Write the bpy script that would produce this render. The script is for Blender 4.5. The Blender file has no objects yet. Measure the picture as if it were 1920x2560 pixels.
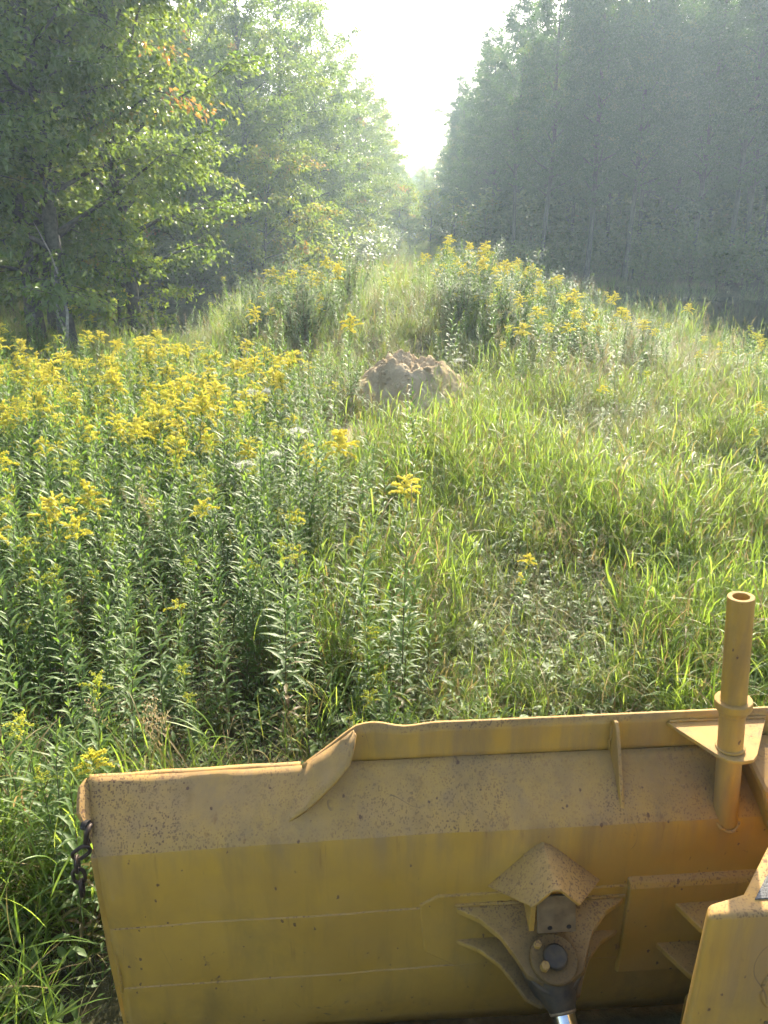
import bpy, bmesh, math
import numpy as np
from mathutils import Vector, Matrix, Euler

R = math.radians
rng = np.random.default_rng(7)
scene = bpy.context.scene
COL = scene.collection

# ------------------------------------------------------------------ camera
cam_d = bpy.data.cameras.new("camera")
cam = bpy.data.objects.new("camera", cam_d)
COL.objects.link(cam)
cam.location = (0, 0, 2.8)
cam.rotation_euler = (R(90 - 20.5), 0, 0)
cam_d.sensor_fit = 'VERTICAL'
cam_d.sensor_height = 36.0
cam_d.lens = 27.03
cam_d.clip_start = 0.05
cam_d.clip_end = 3000
scene.camera = cam

# ------------------------------------------------------------------ light
SUN_AZ, SUN_EL = 16.0, 37.0          # degrees right of the view, above the horizon
world = bpy.data.worlds.new("World")
scene.world = world
world.use_nodes = True
wn = world.node_tree.nodes
sky = wn.new('ShaderNodeTexSky')
sky.sky_type = 'NISHITA'
sky.sun_disc = False
sky.sun_elevation = R(SUN_EL)
sky.sun_rotation = R(SUN_AZ)
sky.altitude = 200
sky.air_density = 1.0
sky.dust_density = 3.0
sky.ozone_density = 1.0
world.node_tree.links.new(sky.outputs[0], wn['Background'].inputs[0])
wn['Background'].inputs[1].default_value = 0.145

sun_d = bpy.data.lights.new("sun", 'SUN')
sun_d.energy = 4.6
sun_d.angle = R(0.53)
sun_d.color = (1.0, 0.93, 0.80)
sun = bpy.data.objects.new("sun", sun_d)
COL.objects.link(sun)
sdir = Vector((math.sin(R(SUN_AZ)) * math.cos(R(SUN_EL)), math.cos(R(SUN_AZ)) * math.cos(R(SUN_EL)), math.sin(R(SUN_EL))))
sun.rotation_euler = sdir.to_track_quat('Z', 'Y').to_euler()
sun.location = sdir * 60

vs = scene.view_settings
vs.view_transform = 'Standard'
vs.look = 'None'
vs.gamma = 1.0
vs.use_curve_mapping = False
vs.exposure = 1.9
vs.use_white_balance = True          # the phone's white balance, set for shade
vs.white_balance_temperature = 7050
vs.white_balance_tint = 7

cy = scene.cycles
cy.max_bounces = 5
cy.diffuse_bounces = 2
cy.glossy_bounces = 2
cy.transmission_bounces = 4
cy.transparent_max_bounces = 4
cy.volume_bounces = 0
cy.use_denoising = True
cy.use_light_tree = False
cy.debug_use_spatial_splits = True
cy.use_adaptive_sampling = True
cy.adaptive_threshold = 0.065
cy.adaptive_min_samples = 24
cy.sample_clamp_indirect = 6.0
cy.caustics_reflective = False
cy.caustics_refractive = False

# ------------------------------------------------------------------ node helpers
def new_mat(name):
    m = bpy.data.materials.new(name)
    m.use_nodes = True
    nt = m.node_tree
    nt.nodes.clear()
    out = nt.nodes.new('ShaderNodeOutputMaterial')
    return m, nt, out

def nd(nt, t, **kw):
    n = nt.nodes.new(t)
    for k, v in kw.items():
        if k == 'inp':
            for i, val in v.items():
                n.inputs[i].default_value = val
        else:
            setattr(n, k, v)
    return n

def ramp(nt, fac, stops):
    n = nt.nodes.new('ShaderNodeValToRGB')
    e = n.color_ramp.elements
    while len(e) < len(stops):
        e.new(0.5)
    for el, (p, c) in zip(e, stops):
        el.position = p
        el.color = (c[0], c[1], c[2], 1) if not isinstance(c, float) else (c, c, c, 1)
    nt.links.new(fac, n.inputs[0])
    return n.outputs[0]

def mixc(nt, fac, a, b, mode='MIX'):
    n = nt.nodes.new('ShaderNodeMix')
    n.data_type = 'RGBA'
    n.blend_type = mode
    for s, v in ((0, fac), (6, a), (7, b)):
        if hasattr(v, 'is_linked') or hasattr(v, 'links'):
            nt.links.new(v, n.inputs[s])
        else:
            n.inputs[s].default_value = v if s == 0 else (*v, 1)
    return n.outputs[2]

def math_n(nt, op, a, b=None, clamp=False):
    n = nt.nodes.new('ShaderNodeMath')
    n.operation = op
    n.use_clamp = clamp
    for i, v in enumerate((a, b)):
        if v is None:
            continue
        if hasattr(v, 'links'):
            nt.links.new(v, n.inputs[i])
        else:
            n.inputs[i].default_value = v
    return n.outputs[0]

def noise(nt, vec, scale, detail=3, rough=0.55, dist=0.0):
    n = nt.nodes.new('ShaderNodeTexNoise')
    n.inputs['Scale'].default_value = scale
    n.inputs['Detail'].default_value = detail
    n.inputs['Roughness'].default_value = rough
    n.inputs['Distortion'].default_value = dist
    if vec is not None:
        nt.links.new(vec, n.inputs['Vector'])
    return n.outputs[0]

def leaf_material(name, stops, tstops, trans=0.45, rough=0.42, spec=0.5, objvar=0.18):
    """stops: colour ramp over the per-leaf attribute 'var'; tstops the same for light that comes through."""
    m, nt, out = new_mat(name)
    at = nd(nt, 'ShaderNodeAttribute', attribute_name='var')
    oi = nd(nt, 'ShaderNodeObjectInfo')
    v = math_n(nt, 'ADD', at.outputs['Fac'], math_n(nt, 'MULTIPLY', math_n(nt, 'SUBTRACT', oi.outputs['Random'], 0.5), objvar), True)
    c = ramp(nt, v, stops)
    t = ramp(nt, v, tstops)
    b = nd(nt, 'ShaderNodeBsdfPrincipled', inp={'Roughness': rough, 'Specular IOR Level': spec})
    nt.links.new(c, b.inputs['Base Color'])
    tr = nd(nt, 'ShaderNodeBsdfTranslucent')
    nt.links.new(t, tr.inputs['Color'])
    mx = nd(nt, 'ShaderNodeMixShader', inp={0: trans})
    nt.links.new(b.outputs[0], mx.inputs[1])
    nt.links.new(tr.outputs[0], mx.inputs[2])
    nt.links.new(mx.outputs[0], out.inputs['Surface'])
    return m

def simple_mat(name, c1, c2, scale=20, rough=0.8, bump=0.3, metallic=0.0, detail=4, bdist=0.01):
    m, nt, out = new_mat(name)
    tc = nd(nt, 'ShaderNodeTexCoord')
    n = noise(nt, tc.outputs['Object'], scale, detail)
    c = ramp(nt, n, [(0.3, c1), (0.7, c2)])
    b = nd(nt, 'ShaderNodeBsdfPrincipled', inp={'Roughness': rough, 'Metallic': metallic})
    nt.links.new(c, b.inputs['Base Color'])
    if bump:
        bn = nd(nt, 'ShaderNodeBump', inp={'Strength': bump, 'Distance': bdist})
        nt.links.new(n, bn.inputs['Height'])
        nt.links.new(bn.outputs[0], b.inputs['Normal'])
    nt.links.new(b.outputs[0], out.inputs['Surface'])
    return m

# ------------------------------------------------------------------ materials
M = {}
M['broad_leaf'] = leaf_material('broad_leaf',
    [(0.0, (0.050, 0.085, 0.022)), (0.55, (0.085, 0.130, 0.034)), (0.9, (0.115, 0.145, 0.040)), (1.0, (0.18, 0.11, 0.04))],
    [(0.0, (0.15, 0.25, 0.03)), (0.55, (0.28, 0.38, 0.05)), (0.9, (0.42, 0.45, 0.06)), (1.0, (0.55, 0.26, 0.06))], 0.46, 0.38, 0.5)
M['aspen_leaf'] = leaf_material('aspen_leaf',
    [(0.0, (0.020, 0.044, 0.015)), (0.6, (0.036, 0.068, 0.020)), (1.0, (0.070, 0.085, 0.025))],
    [(0.0, (0.08, 0.17, 0.025)), (0.6, (0.13, 0.25, 0.035)), (1.0, (0.28, 0.30, 0.05))], 0.40, 0.40, 0.5)
M['maple_leaf'] = leaf_material('maple_leaf',
    [(0.0, (0.055, 0.105, 0.020)), (0.6, (0.10, 0.14, 0.026)), (1.0, (0.22, 0.14, 0.03))],
    [(0.0, (0.22, 0.36, 0.03)), (0.6, (0.38, 0.44, 0.05)), (1.0, (0.55, 0.32, 0.06))], 0.5, 0.55, 0.25)
M['needle'] = leaf_material('needle',
    [(0.0, (0.018, 0.040, 0.016)), (1.0, (0.035, 0.06, 0.022))],
    [(0.0, (0.03, 0.06, 0.015)), (1.0, (0.05, 0.09, 0.02))], 0.2, 0.5, 0.4)
M['goldenrod_leaf'] = leaf_material('goldenrod_leaf',
    [(0.0, (0.16, 0.10, 0.045)), (0.12, (0.085, 0.095, 0.025)), (0.25, (0.060, 0.105, 0.028)), (0.7, (0.095, 0.150, 0.042)), (1.0, (0.15, 0.21, 0.055))],
    [(0.0, (0.20, 0.12, 0.05)), (0.12, (0.22, 0.22, 0.04)), (0.25, (0.13, 0.26, 0.03)), (0.7, (0.22, 0.38, 0.05)), (1.0, (0.38, 0.52, 0.07))], 0.44, 0.50, 0.34, 0.12)
M['goldenrod_flower'] = leaf_material('goldenrod_flower',
    [(0.0, (0.30, 0.34, 0.05)), (0.35, (0.60, 0.55, 0.10)), (1.0, (0.84, 0.75, 0.20))],
    [(0.0, (0.40, 0.48, 0.05)), (0.35, (0.75, 0.66, 0.04)), (1.0, (0.90, 0.76, 0.06))], 0.45, 0.7, 0.2, 0.3)
M['white_flower'] = leaf_material('white_flower',
    [(0.0, (0.42, 0.40, 0.30)), (1.0, (0.75, 0.74, 0.66))],
    [(0.0, (0.42, 0.42, 0.30)), (1.0, (0.7, 0.7, 0.6))], 0.35, 0.7, 0.2)
M['grass_blade'] = leaf_material('grass_blade',
    [(0.0, (0.26, 0.19, 0.09)), (0.14, (0.17, 0.16, 0.05)), (0.24, (0.065, 0.115, 0.022)), (0.7, (0.10, 0.17, 0.03)), (1.0, (0.15, 0.20, 0.05))],
    [(0.0, (0.30, 0.21, 0.09)), (0.14, (0.32, 0.28, 0.06)), (0.24, (0.20, 0.34, 0.03)), (0.7, (0.34, 0.46, 0.06)), (1.0, (0.46, 0.52, 0.09))], 0.48, 0.46, 0.4, 0.14)
M['dry_grass'] = leaf_material('dry_grass',
    [(0.0, (0.075, 0.10, 0.028)), (0.35, (0.14, 0.15, 0.05)), (0.7, (0.27, 0.22, 0.11)), (1.0, (0.36, 0.29, 0.17))],
    [(0.0, (0.20, 0.30, 0.05)), (0.35, (0.30, 0.32, 0.08)), (0.7, (0.36, 0.28, 0.12)), (1.0, (0.42, 0.33, 0.18))], 0.42, 0.5, 0.4, 0.3)
M['willow_leaf'] = leaf_material('willow_leaf',
    [(0.0, (0.05, 0.085, 0.038)), (1.0, (0.11, 0.15, 0.075))],
    [(0.0, (0.13, 0.22, 0.06)), (1.0, (0.26, 0.34, 0.12))], 0.42, 0.6, 0.2)
M['stem'] = simple_mat('stem', (0.07, 0.075, 0.025), (0.13, 0.12, 0.05), 30, 0.6, 0)
M['dead_stem'] = simple_mat('dead_stem', (0.09, 0.055, 0.035), (0.19, 0.13, 0.08), 30, 0.8, 0)
M['bark'] = simple_mat('bark', (0.035, 0.030, 0.025), (0.11, 0.095, 0.08), 14, 0.9, 0.6, bdist=0.02)
M['pale_bark'] = simple_mat('pale_bark', (0.07, 0.065, 0.055), (0.20, 0.19, 0.165), 9, 0.85, 0.4)
M['dead_wood'] = simple_mat('dead_wood', (0.22, 0.19, 0.16), (0.42, 0.38, 0.33), 20, 0.85, 0.3)
M['chain_steel'] = simple_mat('chain_steel', (0.018, 0.015, 0.013), (0.07, 0.045, 0.03), 60, 0.55, 0.4, 0.6, bdist=0.002)
M['chrome'] = simple_mat('chrome', (0.55, 0.55, 0.56), (0.68, 0.68, 0.69), 40, 0.16, 0, 1.0)
M['grease'] = simple_mat('grease', (0.014, 0.010, 0.006), (0.075, 0.050, 0.022), 30, 0.65, 0.5, bdist=0.003)
M['grip'] = simple_mat('grip', (0.020, 0.020, 0.021), (0.16, 0.155, 0.15), 260, 0.9, 1.0, bdist=0.003, detail=2)
M['bolt_steel'] = simple_mat('bolt_steel', (0.10, 0.06, 0.035), (0.30, 0.21, 0.10), 50, 0.5, 0.3, 0.3, bdist=0.002)
M['dusty_steel'] = simple_mat('dusty_steel', (0.11, 0.070, 0.030), (0.20, 0.130, 0.058), 25, 0.85, 0.2, bdist=0.002)
M['hole_shade'] = simple_mat('hole_shade', (0.012, 0.009, 0.007), (0.03, 0.02, 0.014), 50, 0.9, 0)  # near-black colour paints the shade of a hole on solid discs

def paint_material(name='worn_yellow_paint', grease_at=None):
    m, nt, out = new_mat(name)
    L = nt.links
    tc = nd(nt, 'ShaderNodeTexCoord')
    geo = nd(nt, 'ShaderNodeNewGeometry')
    ob = tc.outputs['Object']
    sep = nd(nt, 'ShaderNodeSeparateXYZ')
    L.new(geo.outputs['Normal'], sep.inputs[0])
    big = noise(nt, ob, 2.2, 4, 0.6)
    mid = noise(nt, ob, 9, 5, 0.65)
    fine = noise(nt, ob, 90, 3, 0.6)
    base = ramp(nt, big, [(0.30, (0.35, 0.188, 0.022)), (0.55, (0.43, 0.242, 0.030)), (0.75, (0.46, 0.272, 0.050))])
    # dust settles on what faces up, thinly and unevenly elsewhere
    up = nd(nt, 'ShaderNodeMapRange', inp={1: 0.22, 2: 0.62, 3: 0.0, 4: 0.58})
    L.new(sep.outputs[2], up.inputs[0])
    dn = ramp(nt, mid, [(0.30, 0.15), (0.72, 0.50)])
    df = math_n(nt, 'ADD', math_n(nt, 'MULTIPLY', up.outputs[0], math_n(nt, 'ADD', mid, 0.45)), math_n(nt, 'MULTIPLY', dn, 0.70), True)
    c = mixc(nt, df, base, (0.300, 0.178, 0.066))
    # dust washed down in tongues from the sloped band on to the plate below it
    sz = nd(nt, 'ShaderNodeSeparateXYZ')
    L.new(ob, sz.inputs[0])
    zr = nd(nt, 'ShaderNodeMapRange', inp={1: 0.90, 2: 1.07, 3: 0.0, 4: 1.0})
    L.new(sz.outputs[2], zr.inputs[0])
    mp5 = nd(nt, 'ShaderNodeMapping', inp={3: (14, 14, 2.0)})
    L.new(ob, mp5.inputs[0])
    tong = math_n(nt, 'MULTIPLY', zr.outputs[0], ramp(nt, noise(nt, mp5.outputs[0], 1.0, 5, 0.65), [(0.42, 0.0), (0.66, 0.75)]))
    c = mixc(nt, tong, c, (0.225, 0.140, 0.062))
    # vertical run-off stains
    mp = nd(nt, 'ShaderNodeMapping', inp={3: (9, 9, 0.9)})
    L.new(ob, mp.inputs[0])
    st = ramp(nt, noise(nt, mp.outputs[0], 1.6, 4, 0.6), [(0.52, 0.0), (0.72, 0.45)])
    c = mixc(nt, st, c, (0.20, 0.115, 0.035))
    # greasy and mossy smears
    mp4 = nd(nt, 'ShaderNodeMapping', inp={1: (3.0, 1.0, 7.0), 3: (2.4, 2.4, 1.3)})
    L.new(ob, mp4.inputs[0])
    sm = ramp(nt, noise(nt, mp4.outputs[0], 1.5, 7, 0.72, 0.5), [(0.50, 0.0), (0.68, 0.36)])
    c = mixc(nt, sm, c, (0.115, 0.085, 0.030))
    # thin curved scratches: contour lines of a noise, only here and there
    def scratch(scale, off, width, gate):
        mpx = nd(nt, 'ShaderNodeMapping', inp={1: off, 3: (1.0, 1.0, 0.45)})
        L.new(ob, mpx.inputs[0])
        line = math_n(nt, 'LESS_THAN', math_n(nt, 'ABSOLUTE', math_n(nt, 'SUBTRACT', noise(nt, mpx.outputs[0], scale, 1, 0.3), 0.5)), width)
        return math_n(nt, 'MULTIPLY', line, ramp(nt, noise(nt, mpx.outputs[0], gate, 2, 0.5), [(0.60, 0.0), (0.66, 0.8)]))
    c = mixc(nt, scratch(4.0, (5, 2, 1), 0.0012, 9.0), c, (0.13, 0.08, 0.04))
    # chips through to rusty primer; thicker on dusty upward faces
    def chips(scale, sel, gain, off):
        vo = nd(nt, 'ShaderNodeTexVoronoi', inp={'Scale': scale, 'Randomness': 1.0})
        mp3 = nd(nt, 'ShaderNodeMapping', inp={1: off, 3: (1.0, 1.0, 0.6)})
        L.new(ob, mp3.inputs[0])
        L.new(mp3.outputs[0], vo.inputs['Vector'])
        pick = math_n(nt, 'GREATER_THAN', nd_sep(nt, vo.outputs['Color']), sel)
        dd = math_n(nt, 'ADD', vo.outputs['Distance'], math_n(nt, 'MULTIPLY', math_n(nt, 'SUBTRACT', fine, 0.5), 1.1))
        size = math_n(nt, 'MULTIPLY', nd_sep2(nt, vo.outputs['Color']), gain)
        return math_n(nt, 'MULTIPLY', pick, math_n(nt, 'LESS_THAN', dd, size))
    cl = ramp(nt, noise(nt, ob, 2.6, 4, 0.65), [(0.37, 0.0), (0.60, 1.0)])
    fine_chip = math_n(nt, 'MULTIPLY', math_n(nt, 'MAXIMUM', chips(220.0, 0.56, 0.82, (0, 0, 0)), chips(120.0, 0.84, 0.55, (2, 7, 1))), math_n(nt, 'MULTIPLY', cl, math_n(nt, 'GREATER_THAN', sep.outputs[2], 0.30)))
    chip = math_n(nt, 'MAXIMUM', math_n(nt, 'MULTIPLY', fine_chip, 0.75), math_n(nt, 'MULTIPLY', chips(80.0, 0.965, 0.42, (4, 4, 4)), 0.85))
    c = mixc(nt, chip, c, (0.080, 0.038, 0.024))
    # a few larger worn patches
    wp = ramp(nt, math_n(nt, 'ADD', noise(nt, ob, 7.5, 7, 0.78, 0.3), math_n(nt, 'MULTIPLY', fine, 0.10)), [(0.700, 0.0), (0.73, 0.7)])
    c = mixc(nt, wp, c, (0.095, 0.050, 0.032))
    # rusty bare runs below chips, a few only
    mp6 = nd(nt, 'ShaderNodeMapping', inp={1: (8.0, 3.0, 2.0), 3: (34, 34, 2.2)})
    L.new(ob, mp6.inputs[0])
    rr_ = ramp(nt, noise(nt, mp6.outputs[0], 1.0, 3, 0.55), [(0.66, 0.0), (0.74, 0.42)])
    c = mixc(nt, rr_, c, (0.15, 0.065, 0.022))
    if grease_at is not None:
        mg = nd(nt, 'ShaderNodeMapping', inp={1: tuple(-a for a in grease_at)})
        L.new(ob, mg.inputs[0])
        gl = nd(nt, 'ShaderNodeVectorMath', operation='LENGTH')
        L.new(mg.outputs[0], gl.inputs[0])
        gd = math_n(nt, 'ADD', gl.outputs['Value'], math_n(nt, 'MULTIPLY', math_n(nt, 'SUBTRACT', mid, 0.5), 0.20))
        gf = ramp(nt, math_n(nt, 'MULTIPLY', gd, 3.4), [(0.30, 0.72), (0.80, 0.0)])
        c = mixc(nt, gf, c, (0.042, 0.027, 0.012))
    b = nd(nt, 'ShaderNodeBsdfPrincipled', inp={'Specular IOR Level': 0.35})
    L.new(c, b.inputs['Base Color'])
    L.new(ramp(nt, df, [(0.0, 0.46), (0.7, 0.85)]), b.inputs['Roughness'])
    bn = nd(nt, 'ShaderNodeBump', inp={'Strength': 0.35, 'Distance': 0.004})
    hh = math_n(nt, 'SUBTRACT', math_n(nt, 'ADD', math_n(nt, 'MULTIPLY', big, 2.2), math_n(nt, 'MULTIPLY', mid, 0.5)), math_n(nt, 'MULTIPLY', chip, 0.5))
    L.new(hh, bn.inputs['Height'])
    L.new(bn.outputs[0], b.inputs['Normal'])
    L.new(b.outputs[0], out.inputs['Surface'])
    return m

def nd_sep2(nt, col):
    s = nt.nodes.new('ShaderNodeSeparateColor')
    nt.links.new(col, s.inputs[0])
    return s.outputs[1]

def nd_sep(nt, col):
    s = nt.nodes.new('ShaderNodeSeparateColor')
    nt.links.new(col, s.inputs[0])
    return s.outputs[0]

M['paint'] = paint_material()
M['greasy_paint'] = paint_material('greasy_yellow_paint', (-0.62, 0.62, 0.66))

def ground_material():
    m, nt, out = new_mat('meadow_soil')
    tc = nd(nt, 'ShaderNodeTexCoord')
    g = tc.outputs['Object']
    a = noise(nt, g, 0.6, 5, 0.6)
    b_ = noise(nt, g, 14, 5, 0.65)
    c = ramp(nt, b_, [(0.25, (0.030, 0.024, 0.014)), (0.5, (0.065, 0.052, 0.028)), (0.78, (0.15, 0.12, 0.065))])
    c = mixc(nt, ramp(nt, a, [(0.4, 0.0), (0.65, 0.6)]), c, (0.040, 0.052, 0.018))
    # bare sandy soil round the dirt pile
    sx = nd(nt, 'ShaderNodeMapping', inp={1: (-0.15, -10.9, 0.0)})
    nt.links.new(g, sx.inputs[0])
    ln = nd(nt, 'ShaderNodeVectorMath', operation='LENGTH')
    nt.links.new(sx.outputs[0], ln.inputs[0])
    d = math_n(nt, 'ADD', ln.outputs['Value'], math_n(nt, 'MULTIPLY', noise(nt, g, 2.0, 4), 1.6))
    c = mixc(nt, ramp(nt, d, [(0.0, 1.0), (1.0, 0.0)]) if False else math_n(nt, 'SUBTRACT', 2.6, d, True), c, (0.26, 0.195, 0.125))
    b = nd(nt, 'ShaderNodeBsdfPrincipled', inp={'Roughness': 0.95, 'Specular IOR Level': 0.2})
    nt.links.new(c, b.inputs['Base Color'])
    bn = nd(nt, 'ShaderNodeBump', inp={'Strength': 0.7, 'Distance': 0.04})
    nt.links.new(b_, bn.inputs['Height'])
    nt.links.new(bn.outputs[0], b.inputs['Normal'])
    nt.links.new(b.outputs[0], out.inputs['Surface'])
    return m
M['ground'] = ground_material()

def dirt_material():
    m, nt, out = new_mat('sandy_dirt')
    tc = nd(nt, 'ShaderNodeTexCoord')
    g = tc.outputs['Object']
    a = noise(nt, g, 3.0, 6, 0.65)
    f = noise(nt, g, 30, 5, 0.7)
    c = ramp(nt, a, [(0.3, (0.32, 0.23, 0.135)), (0.55, (0.43, 0.32, 0.195)), (0.75, (0.52, 0.395, 0.25))])
    c = mixc(nt, ramp(nt, f, [(0.50, 0.0), (0.80, 0.4)]), c, (0.20, 0.145, 0.09))
    b = nd(nt, 'ShaderNodeBsdfPrincipled', inp={'Roughness': 0.95, 'Specular IOR Level': 0.15})
    nt.links.new(c, b.inputs['Base Color'])
    bn = nd(nt, 'ShaderNodeBump', inp={'Strength': 0.8, 'Distance': 0.03})
    nt.links.new(math_n(nt, 'ADD', f, a), bn.inputs['Height'])
    nt.links.new(bn.outputs[0], b.inputs['Normal'])
    nt.links.new(b.outputs[0], out.inputs['Surface'])
    return m
M['dirt'] = dirt_material()

def water_material():
    m, nt, out = new_mat('pond_water')
    tc = nd(nt, 'ShaderNodeTexCoord')
    n = noise(nt, tc.outputs['Object'], 2.2, 3, 0.5)
    b = nd(nt, 'ShaderNodeBsdfPrincipled', inp={'Base Color': (0.012, 0.012, 0.008, 1), 'Roughness': 0.06, 'IOR': 1.33})
    bn = nd(nt, 'ShaderNodeBump', inp={'Strength': 0.06, 'Distance': 0.05})
    nt.links.new(n, bn.inputs['Height'])
    nt.links.new(bn.outputs[0], b.inputs['Normal'])
    nt.links.new(b.outputs[0], out.inputs['Surface'])
    return m
M['water'] = water_material()

# ------------------------------------------------------------------ mesh helpers
def mesh_np(name, verts, quads, mats, var=None, mi=None, smooth=True):
    """verts (N,3), quads (M,4) int -> mesh; var: per-vertex float; mi: per-face material index."""
    me = bpy.data.meshes.new(name)
    verts = np.ascontiguousarray(verts, np.float32)
    quads = np.ascontiguousarray(quads, np.int32)
    me.vertices.add(len(verts))
    me.vertices.foreach_set('co', verts.ravel())
    me.loops.add(quads.size)
    me.loops.foreach_set('vertex_index', quads.ravel())
    me.polygons.add(len(quads))
    me.polygons.foreach_set('loop_start', np.arange(0, quads.size, 4, dtype=np.int32))
    for m in (mats if isinstance(mats, (list, tuple)) else [mats]):
        me.materials.append(m)
    if mi is not None:
        me.polygons.foreach_set('material_index', np.ascontiguousarray(mi, np.int32))
    me.polygons.foreach_set('use_smooth', np.full(len(quads), smooth, bool))
    if var is not None:
        a = me.attributes.new('var', 'FLOAT', 'POINT')
        a.data.foreach_set('value', np.ascontiguousarray(var, np.float32))
    me.update(calc_edges=True)
    return me

class Geo:
    """collects quads"""
    def __init__(s):
        s.v, s.q, s.a, s.m, s.n = [], [], [], [], 0
    def add(s, v, q, var=0.5, mi=0):
        v = np.asarray(v, float).reshape(-1, 3)
        q = np.asarray(q, int).reshape(-1, 4)
        s.v.append(v); s.q.append(q + s.n)
        s.a.append(np.broadcast_to(np.asarray(var, float), (len(v),)) if np.ndim(var) < 1 or len(np.atleast_1d(var)) != len(v) else np.asarray(var, float))
        s.m.append(np.full(len(q), mi))
        s.n += len(v)
    def merge(s, o, mi):
        if o.n:
            s.add(np.concatenate(o.v), np.concatenate(o.q), np.concatenate(o.a), mi)
    def mesh(s, name, mats, smooth=True):
        return mesh_np(name, np.concatenate(s.v), np.concatenate(s.q), mats, np.concatenate(s.a), np.concatenate(s.m), smooth)

def ribbons(C, S, F=None):
    """C (N,K,3) centre lines, S (N,K,3) half-width vectors, F (N,K,3) fold offset of the margins -> verts, quads, index of ribbon"""
    N, K, _ = C.shape
    if F is None:
        V = np.stack([C + S, C - S], 2)
        w = 2
    else:
        V = np.stack([C + S + F, C, C - S + F], 2)
        w = 3
    idx = np.arange(N * K * w).reshape(N, K, w)
    qs = []
    for j in range(w - 1):
        qs.append(np.stack([idx[:, :-1, j], idx[:, 1:, j], idx[:, 1:, j + 1], idx[:, :-1, j + 1]], -1).reshape(-1, 4))
    return V.reshape(-1, 3), np.concatenate(qs), np.repeat(np.arange(N), K * w)

def tube(path, rad, sides=6):
    """path (K,3), rad (K,) -> verts, quads"""
    P = np.asarray(path, float); K = len(P)
    T = np.gradient(P, axis=0)
    T /= np.linalg.norm(T, axis=1, keepdims=True) + 1e-9
    ref = np.array([0, 0, 1.0]) if abs(T[:, 2]).mean() < 0.8 else np.array([1.0, 0, 0])
    A = np.cross(T, ref); A /= np.linalg.norm(A, axis=1, keepdims=True) + 1e-9
    B = np.cross(T, A)
    th = np.linspace(0, 2 * np.pi, sides, endpoint=False)
    V = P[:, None] + np.asarray(rad)[:, None, None] * (np.cos(th)[None, :, None] * A[:, None] + np.sin(th)[None, :, None] * B[:, None])
    idx = np.arange(K * sides).reshape(K, sides)
    nx = np.roll(idx, -1, 1)
    q = np.stack([idx[:-1], idx[1:], nx[1:], nx[:-1]], -1).reshape(-1, 4)
    return V.reshape(-1, 3), q

def unit(v):
    return v / (np.linalg.norm(v, axis=-1, keepdims=True) + 1e-9)

def link(name, me, parent=None, mw=None):
    o = bpy.data.objects.new(name, me)
    COL.objects.link(o)
    if parent is not None:
        o.parent = parent
    if mw is not None:
        o.matrix_local = mw
    return o

def tag(o, label=None, cat=None, group=None, kind=None):
    if label: o['label'] = label
    if cat: o['category'] = cat
    if group: o['group'] = group
    if kind: o['kind'] = kind
    return o

def empty(name, loc, rz=0.0, scale=1.0, rx=0.0, ry=0.0):
    o = bpy.data.objects.new(name, None)
    COL.objects.link(o)
    o.location = loc
    o.rotation_euler = (rx, ry, rz)
    o.scale = (scale, scale, scale)
    o.empty_display_size = 0.2
    return o

# value noise on the ground plane
_tab = np.random.default_rng(3).random((256, 256))
def vnoise(x, y, s):
    x = np.asarray(x, float) * s + 64; y = np.asarray(y, float) * s + 64
    i = np.floor(x).astype(int); j = np.floor(y).astype(int)
    fx = x - i; fy = y - j
    fx = fx * fx * (3 - 2 * fx); fy = fy * fy * (3 - 2 * fy)
    t = lambda a, b: _tab[a % 256, b % 256]
    return (t(i, j) * (1 - fx) + t(i + 1, j) * fx) * (1 - fy) + (t(i, j + 1) * (1 - fx) + t(i + 1, j + 1) * fx) * fy

def sstep(a, b, x):
    t = np.clip((x - a) / (b - a), 0, 1)
    return t * t * (3 - 2 * t)

# ------------------------------------------------------------------ terrain
WATER_Z = -0.32
def pond_depth(x, y):
    x = np.asarray(x, float); y = np.asarray(y, float)
    w = (vnoise(x, y, 0.35) - 0.5) * 1.2
    dl = np.minimum(np.minimum(-4.5 - x - 0.10 * (y - 19), y - 18.9 - 1.7 * np.maximum(0, -x - 6.8)), np.minimum(33.5 + 0.25 * np.maximum(0, x + 8) - y, x + 29)) + w * 0.6
    dr = np.minimum(np.minimum(x - 7.5, 38.0 - y - 0.15 * (x - 8)), np.minimum(y - 6.0, 60 - x)) + w
    return np.maximum(dl, dr)

def ground_z(x, y):
    x = np.asarray(x, float); y = np.asarray(y, float)
    z = (vnoise(x, y, 0.5) - 0.5) * 0.14 + (vnoise(x, y, 1.7) - 0.5) * 0.05
    sy = np.where(y < 18.0, 3.9, 7.5)
    crown = 1.15 * np.exp(-((x - 0.7) / 3.3) ** 2 - ((y - 18.0) / sy) ** 2)
    z = z + crown
    far = sstep(38, 70, y) * 0.35
    z = z + far
    d = pond_depth(x, y)
    return z - 0.75 * sstep(-0.6, 1.3, d)

def axis_pts(lo, hi, step, far, grow=1.35):
    a = list(np.arange(lo, hi + 1e-6, step))
    s = step
    while a[-1] < far:
        s *= grow; a.append(a[-1] + s)
    s = step
    while a[0] > -far:
        s *= grow; a.insert(0, a[0] - s)
    return np.array(a)

gx = axis_pts(-28, 34, 0.35, 900); gy = axis_pts(-3, 50, 0.35, 1400)
GX, GY = np.meshgrid(gx, gy, indexing='ij')
GZ = ground_z(GX, GY)
idx = np.arange(GX.size).reshape(GX.shape)
gq = np.stack([idx[:-1, :-1], idx[1:, :-1], idx[1:, 1:], idx[:-1, 1:]], -1).reshape(-1, 4)
tag(link('ground', mesh_np('ground', np.stack([GX, GY, GZ], -1).reshape(-1, 3), gq, M['ground'])),
    'grassy earth of the clearing between the two ponds', 'ground', kind='structure')

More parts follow.
